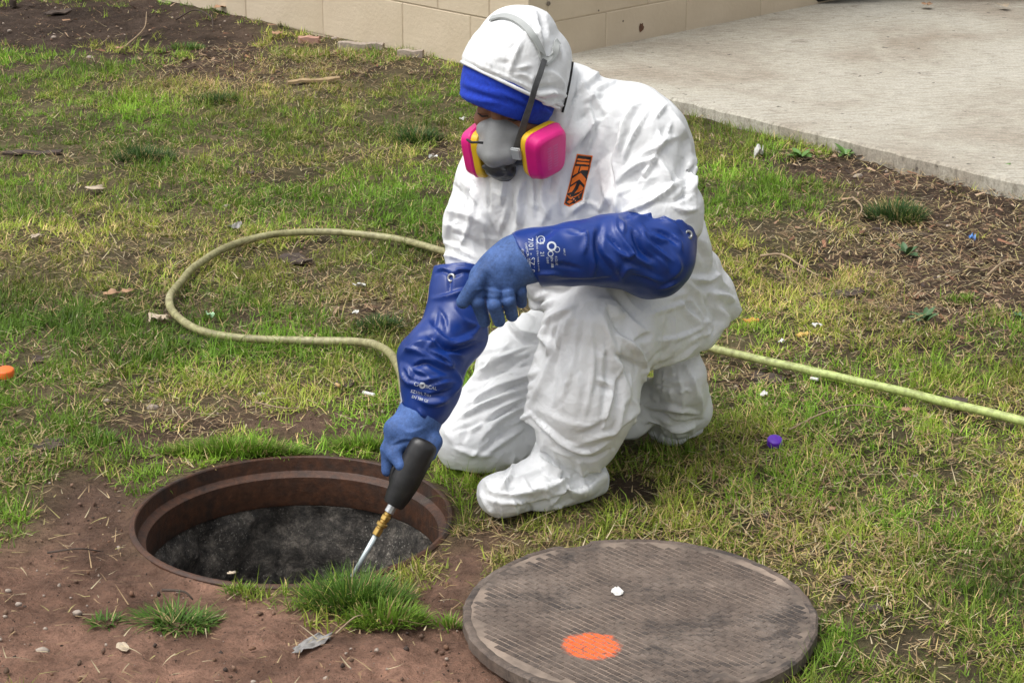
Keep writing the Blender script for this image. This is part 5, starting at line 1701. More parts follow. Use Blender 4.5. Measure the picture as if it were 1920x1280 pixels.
M_BADGEO = mat("badge_orange", (0.86, 0.19, 0.012), (0.80, 0.165, 0.010), 40, 0.6)
SB = bvh_of((SUIT_V, SUIT_F))
def bz(s, t):
    "badge coordinates: s across 0..1, t down 0..1 -> picture point"
    tl, tr_, br, bl = np.array((1082, 291.5)), np.array((1110, 294.5)), np.array((1090, 377)), np.array((1059, 381))
    return tuple((tl * (1 - s) + tr_ * s) * (1 - t) + (bl * (1 - s) + br * s) * t)
decal("chest_badge", [[bz(-0.05, -0.03), bz(1.05, -0.03), bz(1.05, 0.98), bz(0.35, 1.10), bz(-0.05, 1.02)]], SB, M_BADGEO, SUIT, 0.0010)
decal("chest_badge", [[bz(0.0, -0.005), bz(1.0, -0.005), bz(1.0, 0.97), bz(0.33, 1.075), bz(0.0, 1.0)]], SB, M_BADGEK, SUIT, 0.0016)
decal("chest_badge", [[bz(0.06, 0.06), bz(0.94, 0.06), bz(0.94, 0.10), bz(0.06, 0.10)], [bz(0.06, 0.13), bz(0.94, 0.13), bz(0.94, 0.175), bz(0.06, 0.175)],
    [bz(0.04, 0.22), bz(0.30, 0.22), bz(0.30, 0.36), bz(0.04, 0.42)], [bz(0.38, 0.22), bz(0.94, 0.22), bz(0.94, 0.30), bz(0.50, 0.30), bz(0.38, 0.34)],
    [bz(0.05, 0.48), bz(0.48, 0.36), bz(0.94, 0.50), bz(0.94, 0.64), bz(0.50, 0.50), bz(0.05, 0.62)],
    [bz(0.05, 0.67), bz(0.40, 0.57), bz(0.40, 0.62), bz(0.24, 0.78), bz(0.05, 0.80)], [bz(0.60, 0.60), bz(0.94, 0.69), bz(0.94, 0.74), bz(0.40, 0.82), bz(0.58, 0.70)],
    [bz(0.05, 0.83), bz(0.35, 0.905), bz(0.96, 0.775), bz(0.96, 0.80), bz(0.35, 0.935), bz(0.05, 0.86)], [bz(0.10, 0.98), bz(0.30, 0.94), bz(0.50, 0.97), bz(0.30, 1.03)]], SB, M_BADGEO, SUIT, 0.0022)

M_PRINT = mat("white_print", (0.62, 0.66, 0.72), (0.5, 0.54, 0.60), 60, 0.6)
def text_polys(s, size, org, ang, mirror=False, squash=1.0):
    "filled outlines of a line of type as triangles in picture points"
    cu = bpy.data.curves.new("t", 'FONT'); cu.body = s; cu.size = 1.0; cu.resolution_u = 2
    o = bpy.data.objects.new("t", cu); COL.objects.link(o)
    dg = bpy.context.evaluated_depsgraph_get(); me = bpy.data.meshes.new_from_object(o.evaluated_get(dg))
    tris = []
    me.calc_loop_triangles()
    ca_, sa_ = math.cos(ang), math.sin(ang)
    for t in me.loop_triangles:
        q = []
        for vi in t.vertices:
            x_, y_ = me.vertices[vi].co.x * size * squash, me.vertices[vi].co.y * size
            q.append((org[0] + x_ * ca_ - y_ * sa_, org[1] + x_ * sa_ + y_ * ca_) if mirror else (org[0] + x_ * ca_ + y_ * sa_, org[1] + x_ * sa_ - y_ * ca_))
        tris.append(q)
    bpy.data.objects.remove(o); bpy.data.curves.remove(cu); bpy.data.meshes.remove(me)
    return tris
GB = bvh_of(SLEEVE_NEAR)
tp = []
A_ = math.radians(86)
tp += text_polys("7/01 - SZ10/L", 13.5, (990, 447), A_)
tp += text_polys("CHEMICAL GLOVES", 5.5, (984, 456), math.radians(80))
tp += text_polys("COATED", 5.5, (977, 468), math.radians(72))
tp += text_polys("www EN ISO 374-1 TYPE A 21420", 4.6, (1004, 443), A_)
tp += text_polys("CE", 10, (1012, 447), A_); tp += text_polys("21", 10, (1013, 472), A_); tp += text_polys("0197", 6, (1024, 482), A_)
tp += text_polys("EN 388", 6.5, (1032, 482), A_); tp += text_polys("4121X", 6.5, (1040, 480), A_)
tp += text_polys("ABKLT", 4.5, (1056, 466), A_)
def ring_polys(cx, cy, r0, r1, k=16):
    out_ = []
    for i in range(k):
        a0, a1 = 2 * math.pi * i / k, 2 * math.pi * (i + 1) / k
        out_.append([(cx + r_ * math.cos(a_), cy + r_ * math.sin(a_)) for r_, a_ in ((r0, a0), (r1, a0), (r1, a1), (r0, a1))])
    return out_
tp += ring_polys(1014, 450, 6.5, 8) + ring_polys(1034, 462, 5.5, 9) + ring_polys(1032, 476, 4, 5.4) + ring_polys(1044, 468, 4.5, 5.6)
obj_ = decal("glove_print", tp, GB, M_PRINT, glove, 0.0010, 40)
GB2 = bvh_of((Vg2, Fg2))
tp = text_polys("CHEMICAL", 9, (776, 722), math.radians(12)) + text_polys("SZ10/L 7/01", 8, (770, 735), math.radians(14)) + text_polys("EN 388 CE", 7, (772, 745), math.radians(18)) + ring_polys(792, 722, 3, 6)
decal("glove_print", tp, GB2, M_PRINT, glove2, 0.0010, 40)

# ================================================================== THINGS IN HAND AND ON THE GROUND
M_GUN, nt, b = new_mat("black_moulded_plastic")
n0 = noise_node(nt, 40, 4, 0.6)
r0 = ramp(nt, n0.outputs[0], [(0.3, (0.010, 0.010, 0.011)), (0.7, (0.022, 0.021, 0.021))])
nt.links.new(r0.outputs[0], b.inputs["Base Color"])
b.inputs["Roughness"].default_value = 0.38
bump(nt, b, noise_node(nt, 300, 3).outputs[0], 0.15, 0.001)
M_BRASS = mat("brass", (0.62, 0.42, 0.13), (0.48, 0.31, 0.09), 40, 0.32, metal=0.85)
M_STEEL = mat("bright_steel", (0.62, 0.63, 0.63), (0.5, 0.51, 0.52), 40, 0.32, metal=0.7)
M_LANCE = mat("pale_steel_lance", (0.66, 0.74, 0.74), (0.58, 0.66, 0.67), 40, 0.3, metal=0.45)
ga, gb_, gc = P(793, 838, 3.785), P(766, 890, 3.775), P(737, 946, 3.762)
GUN = empty("spray_gun", tuple(gb_))
tag(GUN, "black spray gun with brass couplings and short steel lance held over the manhole", "spray gun")
def loft_path(name, cen, sizes, rolls, material, parent, K=8, seg=None):
    "boxy loft: chamfered rectangle sections (half width, half depth) along a path"
    cen = np.asarray(cen, float)
    T = np.gradient(cen, axis=0)
    V_, F_ = [], []
    for i in range(len(cen)):
        t = norm(T[i]); d = norm(ray(*[float(q) for q in project(cen[i])]))
        s = norm(np.cross(t, d)); n_ = np.cross(s, t)
        w_, h_ = sizes[i]; c_ = 0.45
        for a_, b_ in ((-1, -c_), (-c_, -1), (c_, -1), (1, -c_), (1, c_), (c_, 1), (-c_, 1), (-1, c_)):
            V_.append(cen[i] + s * w_ * a_ + n_ * h_ * b_)
    m_ = len(cen)
    for i in range(m_ - 1):
        for j in range(8):
            k = (j + 1) % 8
            F_.append((i * 8 + j, i * 8 + k, i * 8 + 8 + k, i * 8 + 8 + j))
    F_ += [tuple(range(7, -1, -1)), tuple((m_ - 1) * 8 + j for j in range(8))]
    bm = bmesh.new(); me = pymesh(name, V_, F_); bm.from_mesh(me); bpy.data.meshes.remove(me)
    bmesh.ops.bevel(bm, geom=bm.edges[:], offset=0.0016, segments=2, affect='EDGES', clamp_overlap=True)
    me = bm_mesh(name, bm, True); me.set_sharp_from_angle(angle=math.radians(50))
    return obj(name, me, material, parent)
cl = catmull([P(799, 826, 3.790), ga, gb_, P(750, 922, 3.768), gc], 3)
tt = np.linspace(0, 1, len(cl))
szs = [(np.interp(t, [0, .08, .2, .55, .85, 1], [.012, .021, .0275, .0285, .0235, .0195]), np.interp(t, [0, .08, .2, .6, 1], [.010, .018, .023, .023, .017])) for t in tt]
loft_path("gun_body", cl, szs, None, M_GUN, GUN)
loft_path("gun_handle", catmull([P(782, 852, 3.80), P(790, 815, 3.815), P(790, 785, 3.835)], 3), [(0.017, 0.017)] * 7, None, M_GUN, GUN)
tube("trigger", catmull([P(752, 862, 3.79), P(738, 880, 3.785), P(735, 905, 3.78), P(744, 922, 3.775)], 5), 0.006, M_GUN, GUN, 8)
dl = norm(P(671, 1062, 3.728) - gc)
def along(d): return gc + dl * d
Lx = float(np.linalg.norm(P(671, 1062, 3.728) - gc))
def nut(name, d0, d1, r_, material, sides=6, bev=0.001):
    bm = bmesh.new()
    bmesh.ops.create_cone(bm, cap_ends=True, segments=sides, radius1=r_, radius2=r_, depth=d1 - d0)
    bmesh.ops.bevel(bm, geom=bm.edges[:], offset=bev, segments=1, affect='EDGES')
    Rm = frame_from(dl); c_ = along((d0 + d1) / 2)
    bmesh.ops.transform(bm, matrix=Matrix([[*Rm[i], c_[i]] for i in range(3)] + [[0, 0, 0, 1]]), verts=bm.verts)
    return obj(name, bm_mesh(name, bm, False), material, GUN)
nut("steel_nut", -0.004, 0.017, 0.0098, M_STEEL, 8)
nut("brass_coupling", 0.017, 0.024, 0.0072, M_BRASS, 16)
nut("brass_coupling", 0.024, 0.034, 0.0100, M_BRASS, 6)
nut("brass_coupling", 0.034, 0.040, 0.0075, M_BRASS, 16)
nut("brass_coupling", 0.040, 0.047, 0.0112, M_BRASS, 12)
nut("brass_coupling", 0.047, 0.052, 0.0075, M_BRASS, 16)
nut("brass_coupling", 0.052, 0.067, 0.0092, M_BRASS, 6)
tube("lance", [along(0.066), along(Lx * 0.8), along(Lx + 0.03)], [0.0052, 0.0050, 0.0046], M_LANCE, GUN, 12)
# inlet fitting where the hose meets the back of the hand
hf0, hf1 = P(758, 735, 3.875), P(760, 772, 3.858)
def cyl_between(name, a_, b_, r_, material, parent, sides=12):
    return tube(name, [a_, a_ * 0.5 + b_ * 0.5, b_], r_, material, parent, sides)
cyl_between("inlet_fitting", hf0, hf1, 0.0088, M_STEEL, GUN)
cyl_between("inlet_fitting", P(759, 752, 3.868), P(760, 760, 3.865), 0.0115, M_STEEL, GUN, 6)

# ---- the hose: one length from the right edge, behind the figure, round the loop, up to the gun
M_HOSE, nt, b = new_mat("dusty_green_hose")
tc = N(nt, "ShaderNodeTexCoord")
n0 = noise_node(nt, 7, 6, 0.65)
r0 = ramp(nt, n0.outputs[0], [(0.3, (0.225, 0.205, 0.10)), (0.5, (0.30, 0.285, 0.135)), (0.7, (0.38, 0.355, 0.20))])
sx = N(nt, "ShaderNodeSeparateXYZ"); nt.links.new(tc.outputs["Object"], sx.inputs[0])
rx = N(nt, "ShaderNodeMapRange"); rx.inputs["From Min"].default_value = 0.85; rx.inputs["From Max"].default_value = 1.25
nt.links.new(sx.outputs["X"], rx.inputs["Value"])
c = mixc(nt, r0.outputs[0], (0.42, 0.50, 0.17), rx.outputs[0])       # the far run is newer, brighter hose
n1 = noise_node(nt, 60, 5, 0.7)
r1 = ramp(nt, n1.outputs[0], [(0.35, (0.55, 0.52, 0.48)), (0.6, (1.12, 1.12, 1.12))])
nt.links.new(mixc(nt, c, r1.outputs[0], 1.0, 'MULTIPLY'), b.inputs["Base Color"])
b.inputs["Roughness"].default_value = 0.5
HR_ = 0.0100
hp = [Pz(2300, 880, HR_ + .006), Pz(1920, 790, HR_ + .008), Pz(1700, 735, HR_ + .010), Pz(1500, 690, HR_ + .008), Pz(1335, 652, HR_ + .006), Pz(1180, 600, HR_ + .004), Pz(1000, 530, HR_ + .004), Pz(820, 468, HR_ + .008), Pz(700, 441, HR_ + .010), Pz(580, 434, HR_ + .010), Pz(465, 449, HR_ + .010), Pz(385, 486, HR_ + .008), Pz(328, 540, HR_ + .008),
      Pz(320, 578, HR_ + .008), Pz(352, 610, HR_ + .008), Pz(425, 630, HR_ + .008), Pz(560, 637, HR_ + .010), Pz(670, 641, HR_ + .018), P(722, 655, 4.62), P(748, 690, 4.35), P(757, 730, 4.05), hf0]
hq = catmull(hp, 14)
hq[:, :2] += 0.004 * np.stack([fbm(hq[:, :2] * 7, 91, 2), fbm(hq[:, :2] * 7 + 40, 92, 2)], 1) * np.clip(hq[:, 2:3] < 0.05, 0, 1)
hq[:, 2] += 0.002 * fbm(hq[:, :2] * 5, 93, 2) * (hq[:, 2] < 0.05)
tube("hose", hq, HR_ * (1 + 0.05 * fbm(hq[:, :2] * 9, 94, 2)), M_HOSE, None, 12, origin=tuple(Pz(560, 637, 0)))
tag(bpy.data.objects["hose"], "dusty green garden hose looping over the lawn behind the person", "hose")

# ---- litter and bits on the ground
def rot_z(V_, a):
    c_, s_ = math.cos(a), math.sin(a)
    V_ = np.asarray(V_, float)
    return np.stack([V_[:, 0] * c_ - V_[:, 1] * s_, V_[:, 0] * s_ + V_[:, 1] * c_, V_[:, 2]], 1)

def sheet(nu, nv, fn, thick):
    "bent sheet with thickness: fn(s,t) -> xyz for s,t in -1..1"
    top = [fn(-1 + 2 * i / (nu - 1), -1 + 2 * j / (nv - 1)) for i in range(nu) for j in range(nv)]
    top = np.array(top); bot = top - np.array((0, 0, thick))
    V_ = np.vstack([top, bot]); n_ = nu * nv; F_ = []
    for i in range(nu - 1):
        for j in range(nv - 1):
            a = i * nv + j
            F_.append((a, a + nv, a + nv + 1, a + 1)); F_.append((n_ + a, n_ + a + 1, n_ + a + nv + 1, n_ + a + nv))
    loop = [i * nv for i in range(nu)] + [(nu - 1) * nv + j for j in range(1, nv)] + [i * nv + nv - 1 for i in range(nu - 2, -1, -1)] + [j for j in range(nv - 2, 0, -1)]
    for k in range(len(loop)):
        a, c_ = loop[k], loop[(k + 1) % len(loop)]
        F_.append((a, c_, n_ + c_, n_ + a))
    return V_, F_

def at(u, v, up=0.0):
    p = Pz(u, v, 0.0)
    return np.array((p[0], p[1], float(ground_z(p[0], p[1])) + up))

def scale_at(u, v):
    p = Pz(u, v, 0); return (p[1] * CP + CAM_H * SP) / FPX      # metres per pixel

M_BARK = mat("dark_bark", (0.040, 0.028, 0.022), (0.085, 0.062, 0.048), 50, 0.95, 160, 0.8, 0.003)
M_WOOD = mat("weathered_wood", (0.36, 0.26, 0.14), (0.26, 0.18, 0.10), 40, 0.9, 120, 0.5, 0.002)
M_LEAF = mat("dead_leaf", (0.30, 0.165, 0.085), (0.40, 0.25, 0.15), 50, 0.8)
M_PALELEAF = mat("bleached_leaf", (0.48, 0.40, 0.30), (0.38, 0.30, 0.21), 50, 0.85)
M_STONE = mat("pale_stone", (0.38, 0.32, 0.265), (0.27, 0.22, 0.18), 60, 0.9, 200, 0.4, 0.002)
M_WHITE = mat("dirty_white_plastic", (0.70, 0.69, 0.66), (0.55, 0.54, 0.50), 40, 0.6)
M_GREYP = mat("grey_plastic_film", (0.30, 0.29, 0.28), (0.20, 0.185, 0.17), 60, 0.5)
M_TWIG = mat("dry_twig", (0.36, 0.27, 0.17), (0.25, 0.18, 0.11), 60, 0.9)

def chip(u, v, lpx, wpx, ang, label, material=None, bend=0.2, name="bark_chip", cat="bark chip", group="dark bark chips on the lawn", thick=0.006, up=0.008, seed=None):
    m_ = scale_at(u, v)
    rr_ = random.Random(int(u * 7 + v))
    L_, W_ = lpx * m_ / 2, wpx * m_ / 2 / 0.45
    W_ = min(W_, L_ * 0.8)
    ws = [rr_.uniform(0.75, 1.1) for _ in range(9)]
    def fn(s, t):
        k = int((s + 1) / 2 * 8)
        return (s * L_, t * W_ * ws[k] * (1 - 0.35 * s * s) + bend * L_ * s * s, 0.003 * (1 - t * t) + 0.0025 * math.sin(s * 5 + u) + 0.0012 * rr_.uniform(-1, 1))
    V_, F_ = sheet(9, 4, fn, thick)
    p = at(u, v, up)
    o = obj(name, pymesh(name, rot_z(V_, ang) + p, F_, True), material or M_BARK, None, tuple(p))
    o.data.set_sharp_from_angle(angle=math.radians(40))
    return tag(o, label, cat, group)
D = math.radians
chip(550, 482, 68, 22, D(-50), "dark bark piece inside the hose loop, near its top")
chip(375, 630, 100, 18, D(-20), "long dark bark strip under the hose loop's lower left bend", bend=-0.1)
chip(95, 838, 66, 30, D(35), "dark bark slab on the lawn edge, leftmost of the large ones")
chip(20, 862, 50, 14, D(10), "thin dark stick lying at the left edge of the lawn", bend=0.0)
chip(72, 668, 28, 44, D(110), "crooked dark bark piece right of the orange cap", bend=0.3)
chip(1578, 550, 100, 20, D(22), "long curved dark bark strip on the grass right of the person", bend=0.25)
chip(1792, 761, 42, 34, D(-15), "flat bark piece lying against the bright end of the hose", thick=0.012, up=0.026)
chip(1440, 702, 62, 30, D(-30), "dark bark piece just below the hose, right of the white boot")
chip(1435, 967, 24, 44, D(80), "small upright dark bark chip right of the boot and above the lid", thick=0.012)
chip(1590, 1090, 32, 40, D(65), "dark bark chip on the lawn right of the iron cover", thick=0.01)
chip(1578, 1125, 22, 22, D(80), "small dark bark chip just below the one right of the lid")
chip(1632, 1146, 40, 14, D(0), "thin dark bark sliver in the grass right of the lid")
chip(645, 725, 42, 22, D(20), "dark bark piece left of the cigarette butt")
chip(60, 283, 110, 14, D(0), "long dark twig of bark in the far left lawn", bend=0.05)
chip(470, 322, 20, 16, D(0), "small dark bark lump beside the dark tuft far left")
chip(110, 22, 50, 12, D(35), "dark broken stick on the bare soil at top left")
chip(25, 8, 14, 30, D(80), "short dark stub at the top left corner", thick=0.03, up=0.03)
chip(1500, 2, 30, 10, D(0), "dark lump at the wall's far end on the slab", up=0.06 + 0.006) if False else None
chip(1690, 432, 120, 8, D(-22), "long thin dark stick below the dark tuft in the mulch", bend=0.05)

chip(588, 158, 100, 9, D(17), "flat pale wooden slat lying on the straw near the wall", M_WOOD, 0.0, "wooden_slat", "slat", "pale wood and concrete strips near the wall", 0.008, 0.016)
chip(677, 92, 88, 10, D(-13), "pinkish concrete strip at the foot of the block wall", M_STONE, 0.0, "concrete_strip", "strip", "pale wood and concrete strips near the wall", 0.03, 0.028)
chip(770, 112, 50, 8, D(-16), "short pale strip at the wall's foot left of the hood", M_STONE, 0.0, "concrete_strip", "strip", "pale wood and concrete strips near the wall", 0.03, 0.024)
chip(580, 76, 40, 10, D(-8), "short pink brick bit at the wall's foot", mat("pink_brick", (0.42, 0.25, 0.19), (0.36, 0.2, 0.15), 40, 0.9), 0.0, "brick_bit", "brick bit", None, 0.03, 0.024)
chip(1408, 596, 30, 7, D(15), "orange sliver of wood on the grass right of the white seat", mat("orange_sliver", (0.62, 0.26, 0.06), (0.5, 0.2, 0.05), 30, 0.8), 0.0, "wood_sliver", "sliver", "orange and yellow slivers right of the person", 0.004, 0.012)
chip(1504, 629, 24, 6, D(25), "yellow sliver of wood between bark strip and hose", mat("yellow_sliver", (0.55, 0.36, 0.10), (0.45, 0.29, 0.08), 30, 0.8), 0.0, "wood_sliver", "sliver", "orange and yellow slivers right of the person", 0.004, 0.012)

def stone(u, v, rpx, label, material=None, squash=0.55, name="stone", cat="stone", group="pale stones on the ground", up=0.0):
    m_ = scale_at(u, v); R_ = rpx * m_ * 0.8
    rr_ = random.Random(int(u * 13 + v * 7))
    bm = bmesh.new(); bmesh.ops.create_icosphere(bm, subdivisions=2, radius=R_)
    off = (rr_.uniform(0, 50), rr_.uniform(0, 50), 0)
    for q in bm.verts:
        k = 1 + 0.35 * float(vnoise(np.array(q.co) / R_ * 1.3 + np.array(off), 3))
        q.co = Vector((q.co.x * k, q.co.y * k * 0.8, q.co.z * k * squash))
    p = at(u, v, R_ * squash * 0.15 + up)
    bmesh.ops.translate(bm, vec=Vector(p), verts=bm.verts)
    o = obj(name, bm_mesh(name, bm, True), material or M_STONE, None, tuple(p))
    return tag(o, label, cat, group)
for u, v, r_, lb in ((425, 386, 9, "pale round stone in the lawn above the hose loop"), (490, 735, 10, "greyish flat pebble on thin soil between hose and manhole"), (200, 748, 9, "pinkish stone on bare soil left of the manhole's rim"), (285, 762, 14, "pale flat stone on bare soil above the manhole's left side"),
        (18, 57, 6, "white pebble on the dark soil at top left"), (100, 67, 7, "grey pebble on the dark soil near the top left twig"), (1178, 888, 6, "little white pebble on the bare patch right of the boot"), (475, 1272, 7, "cream pebble on the red soil at the bottom edge"), (78, 1215, 15, "tan stone on the red soil at bottom left"), (35, 1130, 9, "small pink stone on the red soil at the left edge"),
        (15, 1106, 8, "small tan stone at the left edge of red soil"), (145, 1143, 12, "flat tan stone in the middle of the red soil"), (1610, 333, 11, "pale ring shaped stone in the mulch below the slab"), (1780, 418, 8, "whitish stone in the mulch near the right edge"), (335, 1104, 6, "tan pebble touching the manhole's near left rim"), (1720, 884, 10, "white stone in the lawn right of the purple cap"), (168, 107, 8, "white pebble by the far left grass edge"), (628, 70, 8, "grey green stone at the wall's foot")):
    stone(u, v, r_, lb)
for u, v, r_, lb in ((1805, 320, 14, "broken white chunk lying by the slab edge, larger of two"), (1832, 326, 8, "broken white chunk right beside the larger one at the slab edge")):
    stone(u, v, r_, lb, M_WHITE, 0.6, "white_chunk", "chunk", "white chunks by the slab edge")

# bottle caps
def cap(u, v, rpx, hpx, material, label, tilt=0.0, cat="bottle cap"):
    m_ = scale_at(u, v); R_, Hh = rpx * m_, hpx * m_
    V_, F_ = [], []
    K = 48
    prof = [(0.0, Hh), (R_ * 0.86, Hh), (R_ * 0.95, Hh * 0.93), (R_, Hh * 0.8), (R_, 0.0), (R_ * 0.9, 0.0), (R_ * 0.88, Hh * 0.8), (0.0, Hh * 0.82)]
    for j in range(K):
        a = 2 * math.pi * j / K
        for i, (r_, z_) in enumerate(prof):
            kn = 1 + (0.03 if (j % 2 and i in (3, 4)) else 0)
            V_.append((r_ * kn * math.cos(a), r_ * kn * math.sin(a), z_))
    n_ = len(prof)
    for j in range(K):
        k = (j + 1) % K
        for i in range(n_ - 1):
            F_.append((j * n_ + i, k * n_ + i, k * n_ + i + 1, j * n_ + i + 1))
    V_ = np.array(V_)
    c_, s_ = math.cos(tilt), math.sin(tilt)
    V_ = np.stack([V_[:, 0], V_[:, 1] * c_ - V_[:, 2] * s_, V_[:, 1] * s_ + V_[:, 2] * c_], 1)
    p = at(u, v, 0.010)
    me = pymesh("bottle_cap", V_ + p, F_, True)
    bm = bmesh.new(); bm.from_mesh(me); bmesh.ops.remove_doubles(bm, verts=bm.verts, dist=1e-5); bmesh.ops.recalc_face_normals(bm, faces=bm.faces); bm.to_mesh(me); bm.free()
    me.set_sharp_from_angle(angle=math.radians(40))
    return tag(obj("bottle_cap", me, material, None, tuple(p)), label, cat)
cap(1452, 832, 14, 13, mat("purple_plastic", (0.13, 0.025, 0.50), (0.11, 0.02, 0.44), 20, 0.4), "purple plastic bottle cap in the dry grass right of the boots", 0.35)
cap(10, 703, 17, 14, mat("orange_plastic", (0.85, 0.17, 0.03), (0.75, 0.14, 0.02), 20, 0.45), "orange plastic cap at the left edge of the lawn", 0.1)

# cigarette butts
def butt(u, v, lpx, ang, label, c2=(0.74, 0.73, 0.70)):
    m_ = scale_at(u, v); L_ = lpx * m_ / 2
    p = at(u, v, 0.017); d = np.array((math.cos(ang), math.sin(ang), 0.05))
    e = empty("cigarette_butt", tuple(p)); tag(e, label, "cigarette butt", "cigarette butts on the lawn")
    mw = mat("cigarette_paper", c2, tuple(q * 0.85 for q in c2), 60, 0.8); mf = mat("cigarette_filter", (0.56, 0.36, 0.16), (0.48, 0.3, 0.13), 60, 0.8)
    tube("paper", [p - d * L_, p, p + d * L_ * 0.55], 0.0039, mw, e, 10); tube("filter", [p + d * L_ * 0.55, p + d * L_ * 0.8, p + d * L_], 0.0040, mf if c2[0] < 0.7 else mw, e, 10)
butt(692, 751, 28, D(-38), "white cigarette butt on the soil left of the blue sleeve")
butt(634, 733, 14, D(-60), "tan cigarette end beside dark bark left of the white butt", (0.55, 0.38, 0.18))
butt(1527, 713, 16, D(-35), "white cigarette butt just below the hose at right")

# scraps of plastic and paper, crumpled
def scrap(u, v, rpx, label, material=None, name="plastic_scrap", cat="scrap", group="pale scraps of litter on the lawn", up=0.022, tall=0.4, asp=0.7):
    m_ = scale_at(u, v); R_ = rpx * m_
    rr_ = random.Random(int(u * 3 + v * 11))
    o1, o2 = rr_.uniform(0, 99), rr_.uniform(0, 99)
    a0 = rr_.uniform(0, 6.28)
    def fn(s, t):
        k = 1 - 0.25 * abs(s * t)
        n_ = float(fbm(np.array((s * 1.6 + o1, t * 1.6 + o2)), 5, 2))
        return (s * R_ * k * (1 + 0.25 * n_), t * R_ * asp * k * (1 - 0.25 * n_), n_ * R_ * tall)
    V_, F_ = sheet(7, 7, fn, 0.0009)
    p = at(u, v, up)
    return tag(obj(name, pymesh(name, rot_z(V_, a0) + p, F_, False), material or M_WHITE, None, tuple(p)), label, cat, group)
scrap(675, 543, 13, "white paper scrap inside the hose loop", asp=0.6)
scrap(667, 596, 8, "small white scrap near the straw inside the hose loop")
scrap(1532, 617, 10, "folded white scrap between bark strip and hose")
scrap(1465, 645, 8, "thin white scrap just above the hose")
scrap(440, 432, 18, "grey blue plastic scrap just above the hose loop", M_GREYP, asp=0.5)
scrap(395, 597, 14, "pale green plastic scrap in the hose loop's lower left", mat("mint_plastic", (0.40, 0.60, 0.36), (0.3, 0.48, 0.28), 30, 0.5), asp=0.5)
scrap(1822, 453, 9, "small blue plastic scrap in the mulch at right", mat("blue_plastic", (0.10, 0.28, 0.62), (0.08, 0.2, 0.5), 30, 0.4), tall=0.8)
scrap(868, 230, 8, "white scrap on the grass left of the respirator")
scrap(812, 302, 9, "white scrap left of the far shoulder")
scrap(1422, 300, 12, "upright white scrap right of the near shoulder", tall=1.2, up=0.03)
scrap(1432, 745, 9, "faded white scrap in the grass below the hose, right of the boot")
scrap(275, 595, 1, "x") if False else None
scrap(298, 600, 22, "bleached paper scrap left of the hose loop's bend", M_PALELEAF, tall=0.5)
scrap(230, 1210, 24, "frayed pale scrap pressed into the red soil left", M_PALELEAF, asp=0.4, up=0.006, tall=0.12)
scrap(585, 1205, 52, "torn grey plastic film lying on the red soil", M_GREYP, asp=0.35, up=0.008, tall=0.10)
scrap(1157, 1139, 16, "white broken cap lying on the iron cover", M_WHITE, "broken_cap", "cap", None, LT + 0.006, 0.15)
scrap(1381, 1113, 7, "tiny white scrap on the iron cover's right side", M_WHITE, up=LT + 0.005, tall=0.2)
scrap(1770, 45, 1, "x") if False else None

# dead leaves: lobed blades with a raised midrib
def leaf(u, v, rpx, label, material=None, up=0.018):
    m_ = scale_at(u, v); R_ = rpx * m_
    rr_ = random.Random(int(u + v * 5))
    K = 22; a0 = rr_.uniform(0, 6.28); cu = rr_.uniform(0.3, 0.8)
    V_ = [(0, 0, R_ * 0.08)]
    for k in range(K):
        a = 2 * math.pi * k / K
        r_ = R_ * (0.55 + 0.45 * abs(math.cos(a * 2.5)) ** 0.7) * rr_.uniform(0.85, 1.1)
        x_, y_ = r_ * math.cos(a), r_ * 0.75 * math.sin(a)
        V_.append((x_, y_, cu * (y_ * y_) / R_ + 0.25 * (x_ * x_) / R_ * rr_.uniform(0, 1.4)))
    V_ = np.array(V_); V2 = V_ - np.array((0, 0, 0.0008)); n_ = len(V_)
    F_ = [(0, 1 + k, 1 + (k + 1) % K) for k in range(K)] + [(n_, n_ + 1 + (k + 1) % K, n_ + 1 + k) for k in range(K)] + [(1 + k, n_ + 1 + k, n_ + 1 + (k + 1) % K, 1 + (k + 1) % K) for k in range(K)]
    p = at(u, v, up)
    return tag(obj("dead_leaf", pymesh("dead_leaf", rot_z(np.vstack([V_, V2]), a0) + p, F_, True), material or M_LEAF, None, tuple(p)), label, "dead leaf", "dead leaves on the lawn")
for u, v, r_, lb, mt in ((210, 556, 18, "brown dead leaf left of the hose loop", None), (240, 552, 15, "brown dead leaf touching another, left of the hose loop", None), (180, 362, 22, "tan curled leaf in the far left lawn", M_PALELEAF), (520, 70, 16, "orange brown leaf at the block wall's foot", None), (395, 10, 18, "large brown leaf standing against the wall at top", None), (415, 25, 16, "curled brown leaf just below the large one at the wall", None),
        (1735, 44, 16, "dry brown leaf on the slab, left of two", None), (1878, 46, 15, "dry pale leaf on the slab near the right edge", M_PALELEAF), (70, 455, 14, "pale leaf in the left lawn", M_PALELEAF), (1560, 962, 10, "small reddish leaf in the dry grass at right", None), (225, 95, 12, "red brown leaf on dark soil at top left", None), (1700, 775, 12, "brown leaf below the hose near the bark piece", None), (435, 1088, 9, "tan leaf curled over the manhole's near rim", M_PALELEAF), (640, 20, 1, None, None)):
    if lb is None: continue
    o = leaf(u, v, r_, lb, mt, 0.018 if not (u > 1700 and v < 60) else SLAB_Z + 0.004)

